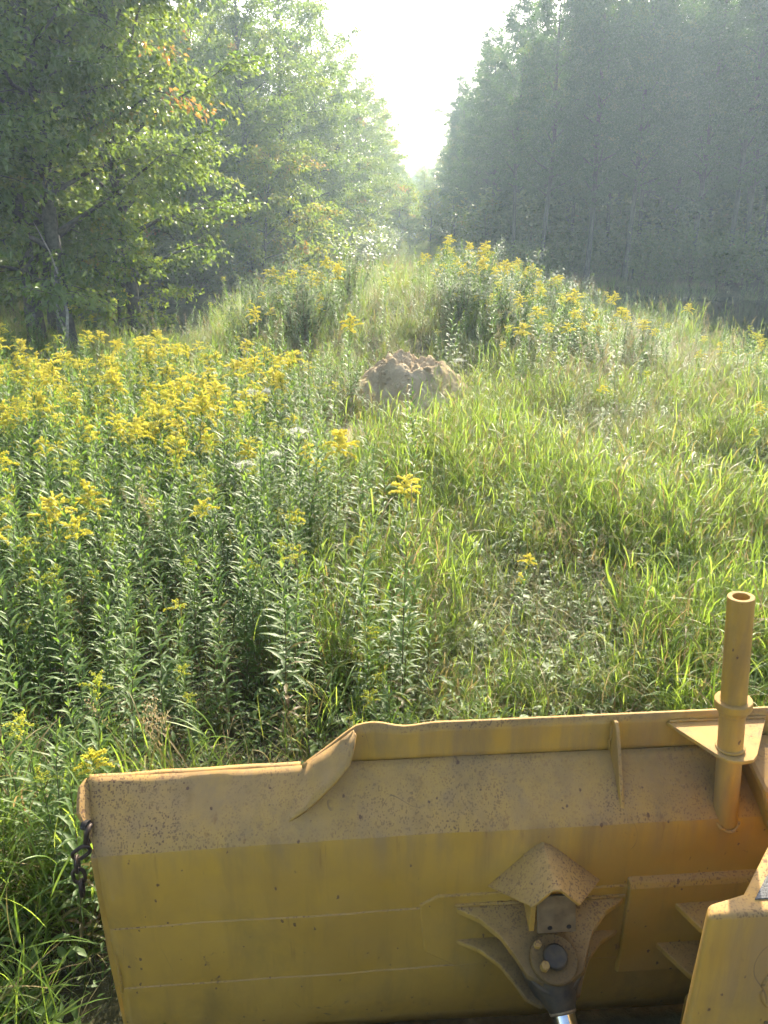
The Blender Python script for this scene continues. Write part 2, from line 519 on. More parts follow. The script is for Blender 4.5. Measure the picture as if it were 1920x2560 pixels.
def pond(name, x0, x1, y0, y1, label):
    v = [(x0, y0, WATER_Z), (x1, y0, WATER_Z), (x1, y1, WATER_Z), (x0, y1, WATER_Z)]
    tag(link(name, mesh_np(name, v, [(0, 1, 2, 3)], M['water'])), label, 'pond', kind='structure')
pond('pond_water', -31, -3.4, 17.8, 42.0, 'dark still pond under the trees at the left')
pond('pond_water', 6.0, 62, 4.0, 40.5, 'dark shaded pond below the woods at the right')

# ------------------------------------------------------------------ trees
def tree_meshes(seed, H, r0, base, Rmax, limbs, leaf, nleaf, style, leafmat, barkmat, lean=0.0):
    g = np.random.default_rng(seed)
    wood, leaves = Geo(), Geo()
    K = 14
    t = np.linspace(0, 1, K)
    ph = g.uniform(0, 6.28, 4)
    px = lean * H * t ** 1.5 + 0.018 * H * np.sin(t * 4 + ph[0]) * t + 0.008 * H * np.sin(t * 11 + ph[1]) * t
    py = 0.018 * H * np.sin(t * 4.5 + ph[2]) * t + 0.008 * H * np.sin(t * 9 + ph[3]) * t
    P = np.stack([px, py, t * H - 0.15], 1)
    rad = r0 * (1 - t) ** 0.85 + 0.012
    rad[0] *= 1.45; rad[1] *= 1.05
    wood.add(*tube(P, rad, 9))
    def trunk(s):
        return np.array([np.interp(s, t, P[:, i]) for i in range(3)]), np.interp(s, t, rad)
    tips = []          # twig polylines for leaves
    az = g.uniform(0, 6.28)
    for i in range(limbs):
        s = base + (0.985 - base) * ((i + g.uniform(0, 0.7)) / limbs) ** 0.9
        az += 2.4 + g.normal(0, 0.35)
        o, rt = trunk(s)
        rel = (s - base) / (1 - base)
        if style == 'conifer':
            Ln = Rmax * (1 - rel) ** 0.85 * g.uniform(0.85, 1.1) + 0.12
            el = R(-8 + 40 * rel)
        elif style == 'pole':
            Ln = Rmax * (0.45 + 0.9 * math.sin(math.pi * min(1, rel * 0.85 + 0.13))) * g.uniform(0.6, 1.12) * (1 - 0.55 * rel ** 3)
            el = R(g.uniform(22, 58) + 16 * rel)
        else:
            Ln = Rmax * (0.62 + 0.6 * math.sin(math.pi * min(1, rel * 0.8 + 0.2))) * g.uniform(0.6, 1.15) * (1 - 0.5 * rel ** 3)
            el = R(g.uniform(4, 42) + 30 * rel)
        k = 7
        u = np.linspace(0, 1, k)
        d = np.array([math.cos(az) * math.cos(el), math.sin(az) * math.cos(el), math.sin(el)])
        droop = (-0.16 if style != 'pole' else -0.05) * Ln * u ** 2.2
        wob = np.cumsum(g.normal(0, 0.035 * Ln, (k, 3)), 0) * u[:, None]
        L = o + d * (u * Ln)[:, None] + wob
        L[:, 2] += droop
        wood.add(*tube(L, np.clip(rt * 0.42 * (1 - u) ** 0.8, 0.006, 0.09), 5))
        nt_ = max(4, int(Ln * (3.4 if style != 'conifer' else 6)))
        for j in range(nt_):
            w = 0.22 + 0.78 * (j + g.uniform(0, 1)) / nt_
            b = np.array([np.interp(w, u, L[:, q]) for q in range(3)])
            a2 = az + (1 if j % 2 else -1) * g.uniform(0.5, 1.25)
            tl = Ln * g.uniform(0.22, 0.42) * (1.15 - 0.55 * w) + 0.15
            e2 = R(g.uniform(-18, 30))
            d2 = np.array([math.cos(a2) * math.cos(e2), math.sin(a2) * math.cos(e2), math.sin(e2)])
            uu = np.linspace(0, 1, 4)
            T = b + d2 * (uu * tl)[:, None]
            T[:, 2] -= 0.22 * tl * uu ** 2
            wood.add(*tube(T, 0.010 * (1 - uu) + 0.003, 3))
            tips.append((T[0], T[-1], tl))
        tips.append((L[k // 2], L[-1], Ln * 0.5))
    A = np.array([a for a, _, _ in tips]); B = np.array([b for _, b, _ in tips]); W = np.array([l for _, _, l in tips])
    W = W / W.sum()
    pick = g.choice(len(A), nleaf, p=W)
    uu = g.uniform(0.08, 1.08, nleaf)[:, None]
    c = A[pick] * (1 - uu) + B[pick] * uu
    dirv = unit(B[pick] - A[pick])
    if style == 'conifer':
        c += g.normal(0, 0.035, (nleaf, 3))
        ax = unit(dirv + g.normal(0, 0.55, (nleaf, 3)))
    else:
        c += g.normal(0, 1, (nleaf, 3)) * np.array([0.11, 0.11, 0.09]) * (1 if style != 'pole' else 0.9)
        ax = unit(dirv * 0.7 + g.normal(0, 0.6, (nleaf, 3)) + np.array([0, 0, -0.55]))
    nrm = unit(np.array([0, 0, 1.0]) + g.normal(0, 0.55, (nleaf, 3)))
    side = unit(np.cross(ax, nrm)); nrm = np.cross(side, ax)
    ln = leaf * g.uniform(0.65, 1.25, nleaf)[:, None]
    wd = ln * (0.33 if style != 'conifer' else 0.10)
    if style == 'pole': wd = ln * 0.42
    v0 = c; v2 = c + ax * ln - nrm * ln * 0.10
    v1 = c + ax * ln * 0.42 + side * wd + nrm * ln * 0.10
    v3 = c + ax * ln * 0.42 - side * wd + nrm * ln * 0.10
    V = np.stack([v0, v1, v2, v3], 1).reshape(-1, 3)
    Q = np.arange(nleaf * 4).reshape(-1, 4)
    # colour: whole sprays turn together, plus leaf to leaf
    spray = g.beta(2.2, 3.0, len(A)) * 0.9
    turned = g.random(len(A)) < 0.012
    spray[turned] = 1.0
    va = np.clip(spray[pick] + g.normal(0, 0.10, nleaf), 0, 1)
    va = np.where(turned[pick], np.clip(va, 0.93, 1), np.minimum(va, 0.9))
    leaves.add(V, Q, np.repeat(va, 4))
    return wood.mesh('trunk', [barkmat]), leaves.mesh('crown', [leafmat], smooth=False)

TREE = {}
for i in range(4):
    TREE['broad', i] = tree_meshes(100 + i, 13.5, 0.17, 0.10 + 0.03 * (i % 2), 3.0, 48, 0.130, 25000, 'broad', M['broad_leaf'], M['bark'], 0.02 * (i - 1))
for i in range(4):
    TREE['pole', i] = tree_meshes(200 + i, 14.0, 0.115, 0.22 + 0.05 * (i % 3), 2.2, 54, 0.105, 34000, 'pole', M['aspen_leaf'], M['bark'], 0.01)
TREE['maple', 0] = tree_meshes(300, 6.0, 0.075, 0.10, 2.4, 30, 0.15, 8000, 'broad', M['maple_leaf'], M['bark'], 0.08)
TREE['maple', 1] = tree_meshes(301, 4.2, 0.05, 0.12, 1.7, 22, 0.13, 4500, 'broad', M['maple_leaf'], M['bark'], -0.05)
TREE['spruce', 0] = tree_meshes(400, 12.0, 0.13, 0.05, 2.0, 90, 0.13, 26000, 'conifer', M['needle'], M['bark'])

def plant_tree(name, kind, i, x, y, scale, rz, label, group, sz=1.0):
    wood, crown = TREE[kind, i]
    z = float(ground_z(x, y))
    o = empty(name, (x, y, max(z, -0.5)), rz, scale)
    o.scale = (scale, scale, scale * sz)
    link('trunk', wood, o)
    link('crown', crown, o)
    tag(o, label, 'tree', group)
    return o

# left: the near group on the bank in front of the pond
near_left = [
    (-6.95, 17.2, 0.98, 0, 0.3, 'tall leafy tree with a straight grey trunk rising beside the pale forked snag'),
    (-7.95, 17.9, 1.02, 1, 1.9, 'thick dark leaning tree left of the straight grey trunk at the grass edge'),
    (-5.95, 18.9, 0.97, 2, 4.0, 'slender tree on the left pond bank, rightmost trunk of the near left group'),
    (-9.2, 16.8, 1.0, 3, 2.2, 'leafy tree at the left edge of the picture beside the grass'),
    (-8.3, 19.9, 1.05, 0, 5.2, 'shaded tree standing behind the thick leaning trunk at the left'),
    (-10.9, 19.4, 1.1, 2, 0.8, 'tall tree farthest left at the back of the near left group'),
    (-11.6, 15.2, 0.95, 1, 3.3, 'tree in front of the left wood, mostly beyond the left picture edge'),
    (-10.2, 22.9, 1.0, 3, 1.2, 'shaded tree far behind the near left trunks at the pond'),
]
for x, y, s, i, rz, lab in near_left:
    plant_tree('broadleaf_tree', 'broad', i, x, y, s, rz, lab, 'near trees on the left bank')
# trail edge, left of the gap, near to far
left_edge = [(-6.0, 36.5, 1.02), (-4.9, 42.0, 1.06), (-3.9, 47.5, 1.04), (-2.9, 53.5, 1.0), (-1.9, 60.0, 0.98), (-1.3, 68.0, 0.96), (-0.5, 77.0, 0.92), (0.2, 88.0, 0.9), (0.6, 100.0, 0.85)]
ordn = ['first', 'second', 'third', 'fourth', 'fifth', 'sixth', 'seventh', 'eighth', 'ninth', 'tenth']
for k, (x, y, s) in enumerate(left_edge):
    plant_tree('broadleaf_tree', 'broad', k % 4, x, y, s, k * 1.7, f'{ordn[k]} broadleaf tree along the left side of the sky gap, counted from the pond', 'trees lining the left of the trail')
# right of the gap
right_edge = [(7.9, 40.5, 1.02), (7.2, 45.5, 0.98), (6.7, 51.0, 0.95), (6.3, 57.0, 0.93), (6.0, 64.0, 0.9), (6.6, 73.0, 0.88), (6.9, 84.0, 0.86), (7.2, 98.0, 0.8)]
for k, (x, y, s) in enumerate(right_edge):
    plant_tree('aspen_tree', 'pole', (k + 1) % 4, x, y, s, k * 2.1, f'{ordn[k]} slim tree along the right side of the sky gap, counted from the pond', 'trees lining the right of the trail')
plant_tree('spruce_tree', 'spruce', 0, 7.9, 54.5, 1.02, 0.4, 'dark pointed spruce whose tip stands above the right edge of the sky gap', None)
plant_tree('spruce_tree', 'spruce', 0, 15.4, 46.0, 0.9, 2.4, 'dark spruce hidden among the slim trunks of the right wood', None)
# small maples at the water
for (x, y, k, s, rz, lab) in [
    (-5.0, 33.6, 0, 0.95, 0.0, 'small yellow-green maple hanging over the left pond near the trail'),
    (-4.2, 38.5, 0, 1.05, 2.6, 'small maple with yellowing crown at the trail behind the left pond'),
    (-6.15, 18.2, 1, 0.72, 3.6, 'low maple sapling with yellowed leaves reaching over the grass edge'),
    (-2.0, 49.0, 1, 1.0, 1.0, 'bright leafy sapling left of the trail under the sky gap'),
    (6.2, 50.0, 1, 0.95, 2.0, 'sunlit sapling right of the trail under the sky gap'),
    (5.4, 62.0, 1, 1.1, 0.5, 'sapling at the right foot of the far gap'),
    (1.2, 64.0, 1, 1.1, 4.5, 'sapling at the left foot of the far gap'),
    (2.1, 66.0, 1, 1.25, 5.5, 'leafy sapling closing the trail in the middle of the far gap'),
    (3.7, 64.0, 1, 1.15, 0.9, 'leafy sapling closing the trail right of the middle of the far gap')]:
    plant_tree('maple_sapling', 'maple', k, x, y, s, rz, lab, 'young maples along the trail and pond')
# far end of the trail
for k, (x, y, s) in enumerate([(1.9, 84, 0.60), (3.9, 80, 0.54), (5.6, 88, 0.62), (-1.5, 105, 0.75), (9.5, 105, 0.75), (2.6, 112, 0.68), (5.0, 114, 0.7)]):
    plant_tree('broadleaf_tree', 'broad', k % 4, x, y, s, k, 'hazy tree closing the far end of the trail', 'hazy trees at the far end of the trail')

# deep woods: rows behind the edges
g = np.random.default_rng(21)
def woods(kind, n_kinds, name, cells, label, group, smin, smax, front):
    for k, (x, y) in enumerate(cells):
        lab = label
        if k < len(ordn):
            lab = f'{ordn[k]} tree from the trail in the front row of {front}'
        plant_tree(name, kind, int(g.integers(n_kinds)), x, y, float(g.uniform(smin, smax)), float(g.uniform(0, 6.28)), lab, group)
cells = []
for row, y0 in enumerate((36.3, 40.0, 44.5, 50, 57, 65)):
    for x in np.arange(-8.5 - 0.3 * row, -34, -3.2):
        cells.append((x + g.uniform(-0.9, 0.9), y0 + g.uniform(-1.2, 1.2)))
for y0 in (20, 24.5, 29, 34, 39):
    for x in (-30.5, -27.5) if y0 > 23 else (-17, -20.5, -24):
        cells.append((x + g.uniform(-0.9, 0.9), y0 + g.uniform(-1.2, 1.2)))
for y in (74, 84, 95, 108):
    for x in (-5, -9, -13.5):
        cells.append((x + g.uniform(-1, 1), y + g.uniform(-2, 2)))
woods('broad', 4, 'broadleaf_tree', cells, 'broadleaf tree in the dense wood behind the left pond', 'trees in the wood behind the left pond', 0.88, 1.12, 'the wood behind the left pond')
cells = []
for row, y0 in enumerate((40.2, 43.2, 46.5, 50.5, 55.5, 62)):
    for x in np.arange(10.3 + 0.2 * row, 38, 2.3 + 0.12 * row):
        cells.append((x + g.uniform(-0.8, 0.8), y0 - 0.12 * (x - 10) + g.uniform(-1.1, 1.1)))
for y in (70, 80, 92, 106):
    for x in (10.5, 14, 18.5):
        cells.append((x + g.uniform(-1, 1), y + g.uniform(-2, 2)))
woods('pole', 4, 'aspen_tree', cells, 'slim shaded tree in the dense wood across the right pond', 'slim trees in the wood across the right pond', 0.92, 1.14, 'the wood across the right pond')

# ------------------------------------------------------------------ dirt pile
def heap(name, cx, cy, rx, ry, h, seed, label, n=144):
    g = np.random.default_rng(seed)
    rr = np.linspace(0, 1, 70)[1:]
    th = np.linspace(0, 2 * np.pi, n, endpoint=False)
    RR, TH = np.meshgrid(rr, th, indexing='ij')
    o1, o2 = g.uniform(0, 90, 2)
    k = 1 + 0.16 * np.sin(2 * TH + o1) + 0.09 * np.sin(3 * TH + o2) + 0.05 * np.sin(7 * TH + o1)
    X = RR * np.cos(TH) * rx * k; Y = RR * np.sin(TH) * ry * k
    prof = np.clip(1 - RR ** 1.7, 0, 1) ** 0.95
    nz = (vnoise(X + o1, Y, 1.6) - 0.5) * 0.40 + (vnoise(X + o2, Y, 5.0) - 0.5) * 0.22 + (vnoise(X, Y + o1, 12) - 0.5) * 0.12 + (vnoise(X + o1, Y + o2, 27) - 0.5) * 0.05 + (vnoise(X + o2, Y + o1, 55) - 0.5) * 0.05
    Z = h * (prof * (1 + nz * 0.9)) + nz * 0.25 * h * (1 - RR)
    # top hump set left of centre with a shoulder to the right
    Z += 0.10 * h * np.exp(-(((X + 0.12 * rx) / (0.22 * rx)) ** 2 + (Y / (0.3 * ry)) ** 2))
    Z -= 0.09
    v = np.concatenate([[[0, 0, Z[0].mean()]], np.stack([X, Y, Z], -1).reshape(-1, 3)])
    idx = np.arange(RR.size).reshape(RR.shape) + 1
    nx = np.roll(idx, -1, 1)
    q = [np.stack([idx[:-1], idx[1:], nx[1:], nx[:-1]], -1).reshape(-1, 4)]
    c = np.stack([np.zeros(n // 2, int), idx[0, 0::2], idx[0, 1::2], np.roll(idx[0, 0::2], -1)], -1)
    q.append(c)
    o = link(name, mesh_np(name, v, np.concatenate(q), M['dirt']))
    o.location = (cx, cy, float(ground_z(cx, cy)))
    tag(o, label, 'dirt pile')
    return o
pile = heap('dirt_pile', 0.40, 12.0, 1.12, 0.95, 1.00, 5, 'pale sandy dirt pile amid the goldenrod in the clearing')
heap('dirt_pile', 2.35, 13.2, 0.34, 0.25, 0.24, 9, 'low grey dirt lump to the right behind the sandy pile', 72)

def clod_mesh(seed):
    bm = bmesh.new()
    bmesh.ops.create_icosphere(bm, subdivisions=2, radius=1)
    g = np.random.default_rng(seed)
    o = g.uniform(0, 50)
    for v in bm.verts:
        n = vnoise(v.co.x + o, v.co.y + v.co.z * 0.7, 1.3)
        v.co *= 0.7 + 0.7 * float(n)
        v.co.z *= 0.7
    me = bpy.data.meshes.new('clod'); bm.to_mesh(me); bm.free()
    me.materials.append(M['dirt'])
    return me
clods = [clod_mesh(i) for i in range(3)]
pv_ = np.empty(len(pile.data.vertices) * 3, np.float32); pile.data.vertices.foreach_get('co', pv_); pv_ = pv_.reshape(-1, 3)
g = np.random.default_rng(77)
for k in range(150):
    a = g.uniform(2.8, 6.7); r_ = g.uniform(0.3, 1.4)
    x = 1.12 * r_ * math.cos(a); y = 0.95 * r_ * math.sin(a)
    zz = 0.90 * max(0, 1 - min(1, r_) ** 1.7) ** 0.95 - 0.03
    s = float(g.uniform(0.012, 0.03) if g.random() < 0.75 else g.uniform(0.03, 0.06))
    if r_ < 1.0:
        zz = float(pv_[np.argmin((pv_[:, 0] - x) ** 2 + (pv_[:, 1] - y) ** 2), 2])
    else:
        zz = float(ground_z(0.40 + x, 12.0 + y)) - pile.location.z
    o = link('clod', clods[k % 3], pile)
    o.location = (x, y, zz + s * 0.25)
    o.scale = (s, s, s); o.rotation_euler = (0, 0, float(g.uniform(0, 6)))
# ------------------------------------------------------------------ bulldozer (seen from its left step)
YAW = R(4.1)
EU = np.array([math.cos(YAW), math.sin(YAW), 0]); EV = np.array([-math.sin(YAW), math.cos(YAW), 0])
UC, VC = 1.25, 1.0                      # local origin of the machine
dozer = empty('bulldozer', tuple(EU * UC + EV * VC), YAW)
tag(dozer, 'worn yellow bulldozer blade and nose filling the bottom foreground', 'bulldozer')

def loc(p):
    p = np.asarray(p, float)
    return p - np.array([UC, VC, 0])

def bm_obj(name, verts, faces, mat, parent, bevel=0.0, solid=0.0, offset=0.0, smooth=False, seg=2):
    me = bpy.data.meshes.new(name)
    me.from_pydata([tuple(v) for v in loc(verts)], [], [tuple(f) for f in faces])
    me.update()
    bm = bmesh.new(); bm.from_mesh(me)
    if not solid:
        bmesh.ops.recalc_face_normals(bm, faces=bm.faces)
    bm.to_mesh(me); bm.free()
    me.materials.append(mat)
    if smooth:
        me.polygons.foreach_set('use_smooth', [True] * len(me.polygons))
    o = link(name, me, parent)
    if solid:
        s = o.modifiers.new('thick', 'SOLIDIFY'); s.thickness = solid; s.offset = offset
    if bevel:
        b = o.modifiers.new('bevel', 'BEVEL'); b.width = bevel; b.segments = seg; b.limit_method = 'ANGLE'; b.angle_limit = R(35)
    return o

def prism(name, poly, axis, a0, a1, mat, parent, bevel=0.003):
    """poly in the two other axes (u,v,z order), extruded along axis 0/1/2 from a0 to a1"""
    n = len(poly)
    def mk(p, a):
        q = list(p); q.insert(axis, a); return q
    v = [mk(p, a0) for p in poly] + [mk(p, a1) for p in poly]
    f = [list(range(n)), list(range(2 * n - 1, n - 1, -1))] + [[i, (i + 1) % n, n + (i + 1) % n, n + i] for i in range(n)]
    return bm_obj(name, v, f, mat, parent, bevel)

def rod_obj(name, p0, p1, r, mat, parent, sides=28, bevel=0.003, hollow=0.0):
    p0 = np.array(p0, float); p1 = np.array(p1, float)
    T = unit(p1 - p0)
    A = unit(np.cross(T, [0.3, 1, 0.2])); B = np.cross(T, A)
    th = np.linspace(0, 2 * np.pi, sides, endpoint=False)
    ring = lambda p, r_: [p + r_ * (math.cos(a) * A + math.sin(a) * B) for a in th]
    idx = lambda k: [k * sides + i for i in range(sides)]
    if hollow:
        v = ring(p0, r) + ring(p1, r) + ring(p1, r * hollow) + ring(p0, r * hollow)
        f = []
        for a, b in ((0, 1), (1, 2), (2, 3), (3, 0)):
            f += [[idx(a)[i], idx(a)[(i + 1) % sides], idx(b)[(i + 1) % sides], idx(b)[i]] for i in range(sides)]
    else:
        v = ring(p0, r) + ring(p1, r)
        f = [idx(0), idx(1)[::-1]] + [[idx(0)[i], idx(0)[(i + 1) % sides], idx(1)[(i + 1) % sides], idx(1)[i]] for i in range(sides)]
    o = bm_obj(name, v, f, mat, parent, bevel)
    o.data.polygons.foreach_set('use_smooth', [len(p.vertices) == 4 for p in o.data.polygons])
    try:
        o.data.set_sharp_from_angle(angle=R(40))
    except Exception:
        pass
    return o

PT = M['paint']
# mouldboard: dusty sloped band on top, then the near-vertical back, in one bent sheet
U0, U1 = -0.715, 3.2
prof = [(1.992, 1.214), (1.975, 1.198), (1.93, 1.159), (1.88, 1.115), (1.845, 1.083), (1.833, 1.066), (1.829, 1.045), (1.828, 0.95), (1.829, 0.86),
        (1.830, 0.782), (1.8265, 0.779), (1.829, 0.69), (1.831, 0.60), (1.834, 0.521), (1.8305, 0.518), (1.840, 0.38), (1.885, 0.25), (1.94, 0.13)]
us = np.concatenate([np.linspace(U0, 1.5, 90), np.linspace(1.55, U1, 30)])
V = []
for iu, u in enumerate(us):
    sag = 0.018 * max(0.0, (0.1 - u)) ** 1.3            # the left corner droops a little
    for k, (v, z) in enumerate(prof):
        dent = 0.010 * (vnoise(u * 3.1, z * 3.0, 1.0) - 0.5) + 0.004 * (vnoise(u * 9, z * 9 + 30, 1.0) - 0.5)
        uu = u - (0.055 * (1 - k / 5.0) * max(0, 1 - (u - U0) / 0.10) if k < 5 else 0)   # band flares out at the corner
        zz = z - sag
        if k == 0 and u < 0.0:
            zz += 0.006 * (vnoise(u * 14, 3.0, 1.0) - 0.5)
        V.append((uu, v + dent, zz))
n = len(prof)
F = [(i * n + k, (i + 1) * n + k, (i + 1) * n + k + 1, i * n + k + 1) for i in range(len(us) - 1) for k in range(n - 1)]
blade = bm_obj('blade', V, F, PT, dozer, 0.0, 0.014, -1.0, True)
blade['label'] = 'dusty yellow blade back with a broken, bent top left corner'
blade.data.set_sharp_from_angle(angle=R(20))

# folded lip along the broken left top edge
ul = np.linspace(-0.77, -0.12, 40)
V = []
for u in ul:
    w = 0.006 * (vnoise(u * 15, 9.0, 1.0) - 0.5)
    sag = 0.018 * max(0.0, (0.1 - u)) ** 1.3
    V += [(u, 1.989, 1.197 - sag), (u, 1.997, 1.212 - sag + w), (u, 2.010, 1.214 - sag + w * 0.8)]
F = [(i * 3 + k, i * 3 + 3 + k, i * 3 + 4 + k, i * 3 + 1 + k) for i in range(len(ul) - 1) for k in range(2)]
bm_obj('edge_lip', V, F, PT, blade, 0, 0.007, 0.0, True)

# spill plate on top with a slanted, torn left edge and wavy rim
us = np.linspace(-0.118, 3.1, 130)
V = []
for u in us:
    t = np.clip((u + 0.118) / 0.165, 0, 1)
    top = 1.216 + (1.340 - 1.216) * t
    wav = 0.0
    if 0.02 < u < 0.42:
        wav = 0.010 * math.sin((u - 0.05) * 26) * math.exp(-((u - 0.14) / 0.12) ** 2)
    top += wav + (0.006 if u > 0.13 else 0) * min(1, (u - 0.13) * 6)
    for k in range(5):
        s = k / 4
        z = 1.206 + (top - 1.206) * s
        V.append((u, 1.994 + 0.007 * s + 0.012 * math.exp(-((u - 0.09) / 0.07) ** 2) * s ** 2 - 0.020 * (1 - t) * s + 0.004 * (vnoise(u * 4, z * 6, 1) - 0.5), z))
F = [(i * 5 + k, (i + 1) * 5 + k, (i + 1) * 5 + k + 1, i * 5 + k + 1) for i in range(len(us) - 1) for k in range(4)]
bm_obj('spill_plate', V, F, PT, blade, 0, 0.012, 0.0, True)
# seam bead where the spill plate meets the band
def bead(name, pts, r_, parent, sides=6, mat=PT):
    v, q = tube(np.array(pts), np.full(len(pts), r_), sides)
    me = bpy.data.meshes.new(name)
    me.from_pydata([tuple(a) for a in loc(v)], [], [tuple(int(i) for i in b) for b in q]); me.update()
    me.materials.append(mat)
    me.polygons.foreach_set('use_smooth', [True] * len(me.polygons))
    return link(name, me, parent)
g = np.random.default_rng(5)
def seam(z, v, u0, u1, r_):
    pts = [(u, v + float(g.normal(0, 0.0008)), z - 0.018 * max(0.0, (0.1 - u)) ** 1.3 + float(g.normal(0, 0.0012))) for u in np.arange(u0, u1, 0.03)]
    bead('weld_seam', pts, r_, blade)
seam(1.207, 1.987, -0.02, 3.1, 0.006)
seam(0.7805, 1.8295, -0.69, 0.55, 0.0036)
seam(0.5195, 1.8335, -0.66, 3.1, 0.0038)
seam(1.02, 1.826, 0.0, 0.0, 0.003) if False else None

# left end: flared end plate with worn rim, and the side plate below it
strip_r = [(-0.792, 1.968, 1.192), (-0.788, 1.935, 1.166), (-0.785, 1.915, 1.142), (-0.772, 1.902, 1.120), (-0.752, 1.880, 1.098), (-0.738, 1.858, 1.076), (-0.724, 1.836, 1.045)]
strip_a = [(-0.778, 1.992, 1.203), (-0.770, 1.965, 1.180), (-0.760, 1.93, 1.148), (-0.748, 1.905, 1.127), (-0.738, 1.88, 1.105), (-0.728, 1.855, 1.080), (-0.716, 1.832, 1.045)]
# push the rear rim towards the camera so that the inner face shows
V = []
for k, (a, b) in enumerate(zip(strip_a, strip_r)):
    a = np.array(a); b = np.array(b) + np.array([0.004, -0.022, 0.012]) * math.sin(math.pi * min(1, (k + 0.8) / 6.5))
    for s in (0, 0.5, 1.0):
        V.append(a * (1 - s) + b * s)
F = [(i * 3 + k, i * 3 + 3 + k, i * 3 + 4 + k, i * 3 + 1 + k) for i in range(6) for k in range(2)]
endp = bm_obj('end_plate', V, F, PT, blade, 0.003, 0.016, 0.0)
prism('side_plate', [(1.822, 1.05), (1.832, 0.62), (1.86, 0.30), (1.93, 0.10), (2.25, 0.08), (2.12, 0.5), (2.05, 1.0), (2.0, 1.12), (1.9, 1.08)], 0, -0.738, -0.714, PT, blade)
prism('side_plate', [(1.822, 1.05), (1.832, 0.62), (1.86, 0.30), (1.93, 0.10), (2.25, 0.08), (2.12, 0.5), (2.05, 1.0), (2.0, 1.12), (1.9, 1.08)], 0, 3.2, 3.224, PT, blade)
# cutting edge low on the far side
prism('cutting_edge', [(1.955, 0.14), (2.16, 0.03), (2.18, 0.05), (1.975, 0.16)], 0, -0.70, 3.19, M['bolt_steel'], blade)
rod_obj('chain_hole_disc', (-0.7645, 1.885, 1.121), (-0.7485, 1.878, 1.121), 0.016, M['hole_shade'], blade, 16, 0)  # solid disc, the dark of the hole is only its colour

# bent corner gusset: welded along the torn edge, its free edge buckled towards the cab
A_ = [(0.048, 1.990, 1.338), (0.010, 1.985, 1.308), (-0.045, 1.985, 1.266), (-0.095, 1.985, 1.230), (-0.125, 1.975, 1.196), (-0.150, 1.935, 1.160), (-0.178, 1.893, 1.122), (-0.205, 1.862, 1.094)]
F_ = [(0.055, 1.965, 1.334), (0.046, 1.935, 1.300), (0.034, 1.915, 1.266), (-0.004, 1.890, 1.232), (-0.050, 1.874, 1.192), (-0.095, 1.866, 1.150), (-0.150, 1.862, 1.112), (-0.200, 1.855, 1.088)]
V = []
for k, (a, b) in enumerate(zip(A_, F_)):
    a = np.array(a); b = np.array(b)
    for s in np.linspace(0, 1, 5):
        p = a * (1 - s) + b * s
        p[1] -= 0.010 * math.sin(math.pi * s) * (1 if k in (2, 3) else -0.3)
        p[2] += 0.006 * math.sin(math.pi * s * 2) * (1 if k in (3, 5) else -0.6)
        V.append(p)
F = [(i * 5 + k, i * 5 + 5 + k, i * 5 + 6 + k, i * 5 + 1 + k) for i in range(7) for k in range(4)]
bg = bm_obj('bent_gusset', V, F, PT, blade, 0, 0.007, 0.0, True)
bg['label'] = 'buckled corner gusset folded over at the torn blade edge'

# upright triangular rib
prism('rib', [(1.992, 1.336), (1.972, 1.336), (1.952, 1.315), (1.826, 1.052), (1.840, 1.070), (1.985, 1.200)], 0, 0.868, 0.880, PT, blade, 0.002)
prism('rib', [(1.992, 1.336), (1.972, 1.336), (1.952, 1.315), (1.826, 1.052), (1.840, 1.070), (1.985, 1.200)], 0, 1.632, 1.644, PT, blade, 0.002)

# mast socket tube with collar and bracket
pb, pt_ = np.array([1.205, 1.842, 1.045]), np.array([1.139, 1.862, 1.822])
ax_ = pt_ - pb
at_ = lambda z: pb + ax_ * ((z - pb[2]) / ax_[2])
mast = rod_obj('mast_tube', pb, pt_, 0.0365, PT, blade, 36, 0.002, 0.62)
rod_obj('mast_collar', at_(1.462), at_(1.488), 0.053, PT, blade, 36, 0.003)
rod_obj('weld_ring', at_(1.318), at_(1.327), 0.0425, PT, blade, 30, 0.003)
rod_obj('weld_ring', at_(1.440), at_(1.462), 0.0405, PT, blade, 30, 0.004)
c1 = at_(1.312)
br = [(1.045, 1.989), (1.128, 1.822), (1.150, 1.794), (1.185, 1.784), (1.225, 1.790), (1.248, 1.812), (1.372, 1.989)]
prism('mast_bracket', br, 2, 1.305, 1.317, PT, blade, 0.002)

# gabled cover over the cylinder end
ridge_top = (0.618, 1.826, 1.036); ridge_bot = (0.618, 1.655, 1.010)
def lerp(a, b, t): return tuple(np.array(a) * (1 - t) + np.array(b) * t)
V = []; rows = []
nseg = 12
topL, topR = (0.452, 1.826, 0.852), (0.820, 1.826, 0.852)
botL, botR = (0.553, 1.655, 0.940), (0.690, 1.655, 0.938)
for s in np.linspace(0, 1, 9):
    row = []
    for t in np.linspace(-1, 1, 17):
        tt = abs(t)
        rnd = 0.018 * (1 - tt) ** 2 * 1.0                       # rounded ridge
        e_top = lerp(ridge_top, topL if t < 0 else topR, tt)
        e_bot = lerp(ridge_bot, botL if t < 0 else botR, tt)
        p = np.array(lerp(e_top, e_bot, s))
        p[2] -= 0.012 * max(0, 0.25 - tt) ** 2 / 0.0625
        row.append(len(V)); V.append(p)
    rows.append(row)
F = [(rows[i][k], rows[i + 1][k], rows[i + 1][k + 1], rows[i][k + 1]) for i in range(8) for k in range(16)]
bm_obj('cover_plate', V, F, PT, blade, 0.0015, 0.009, 0.0, True)
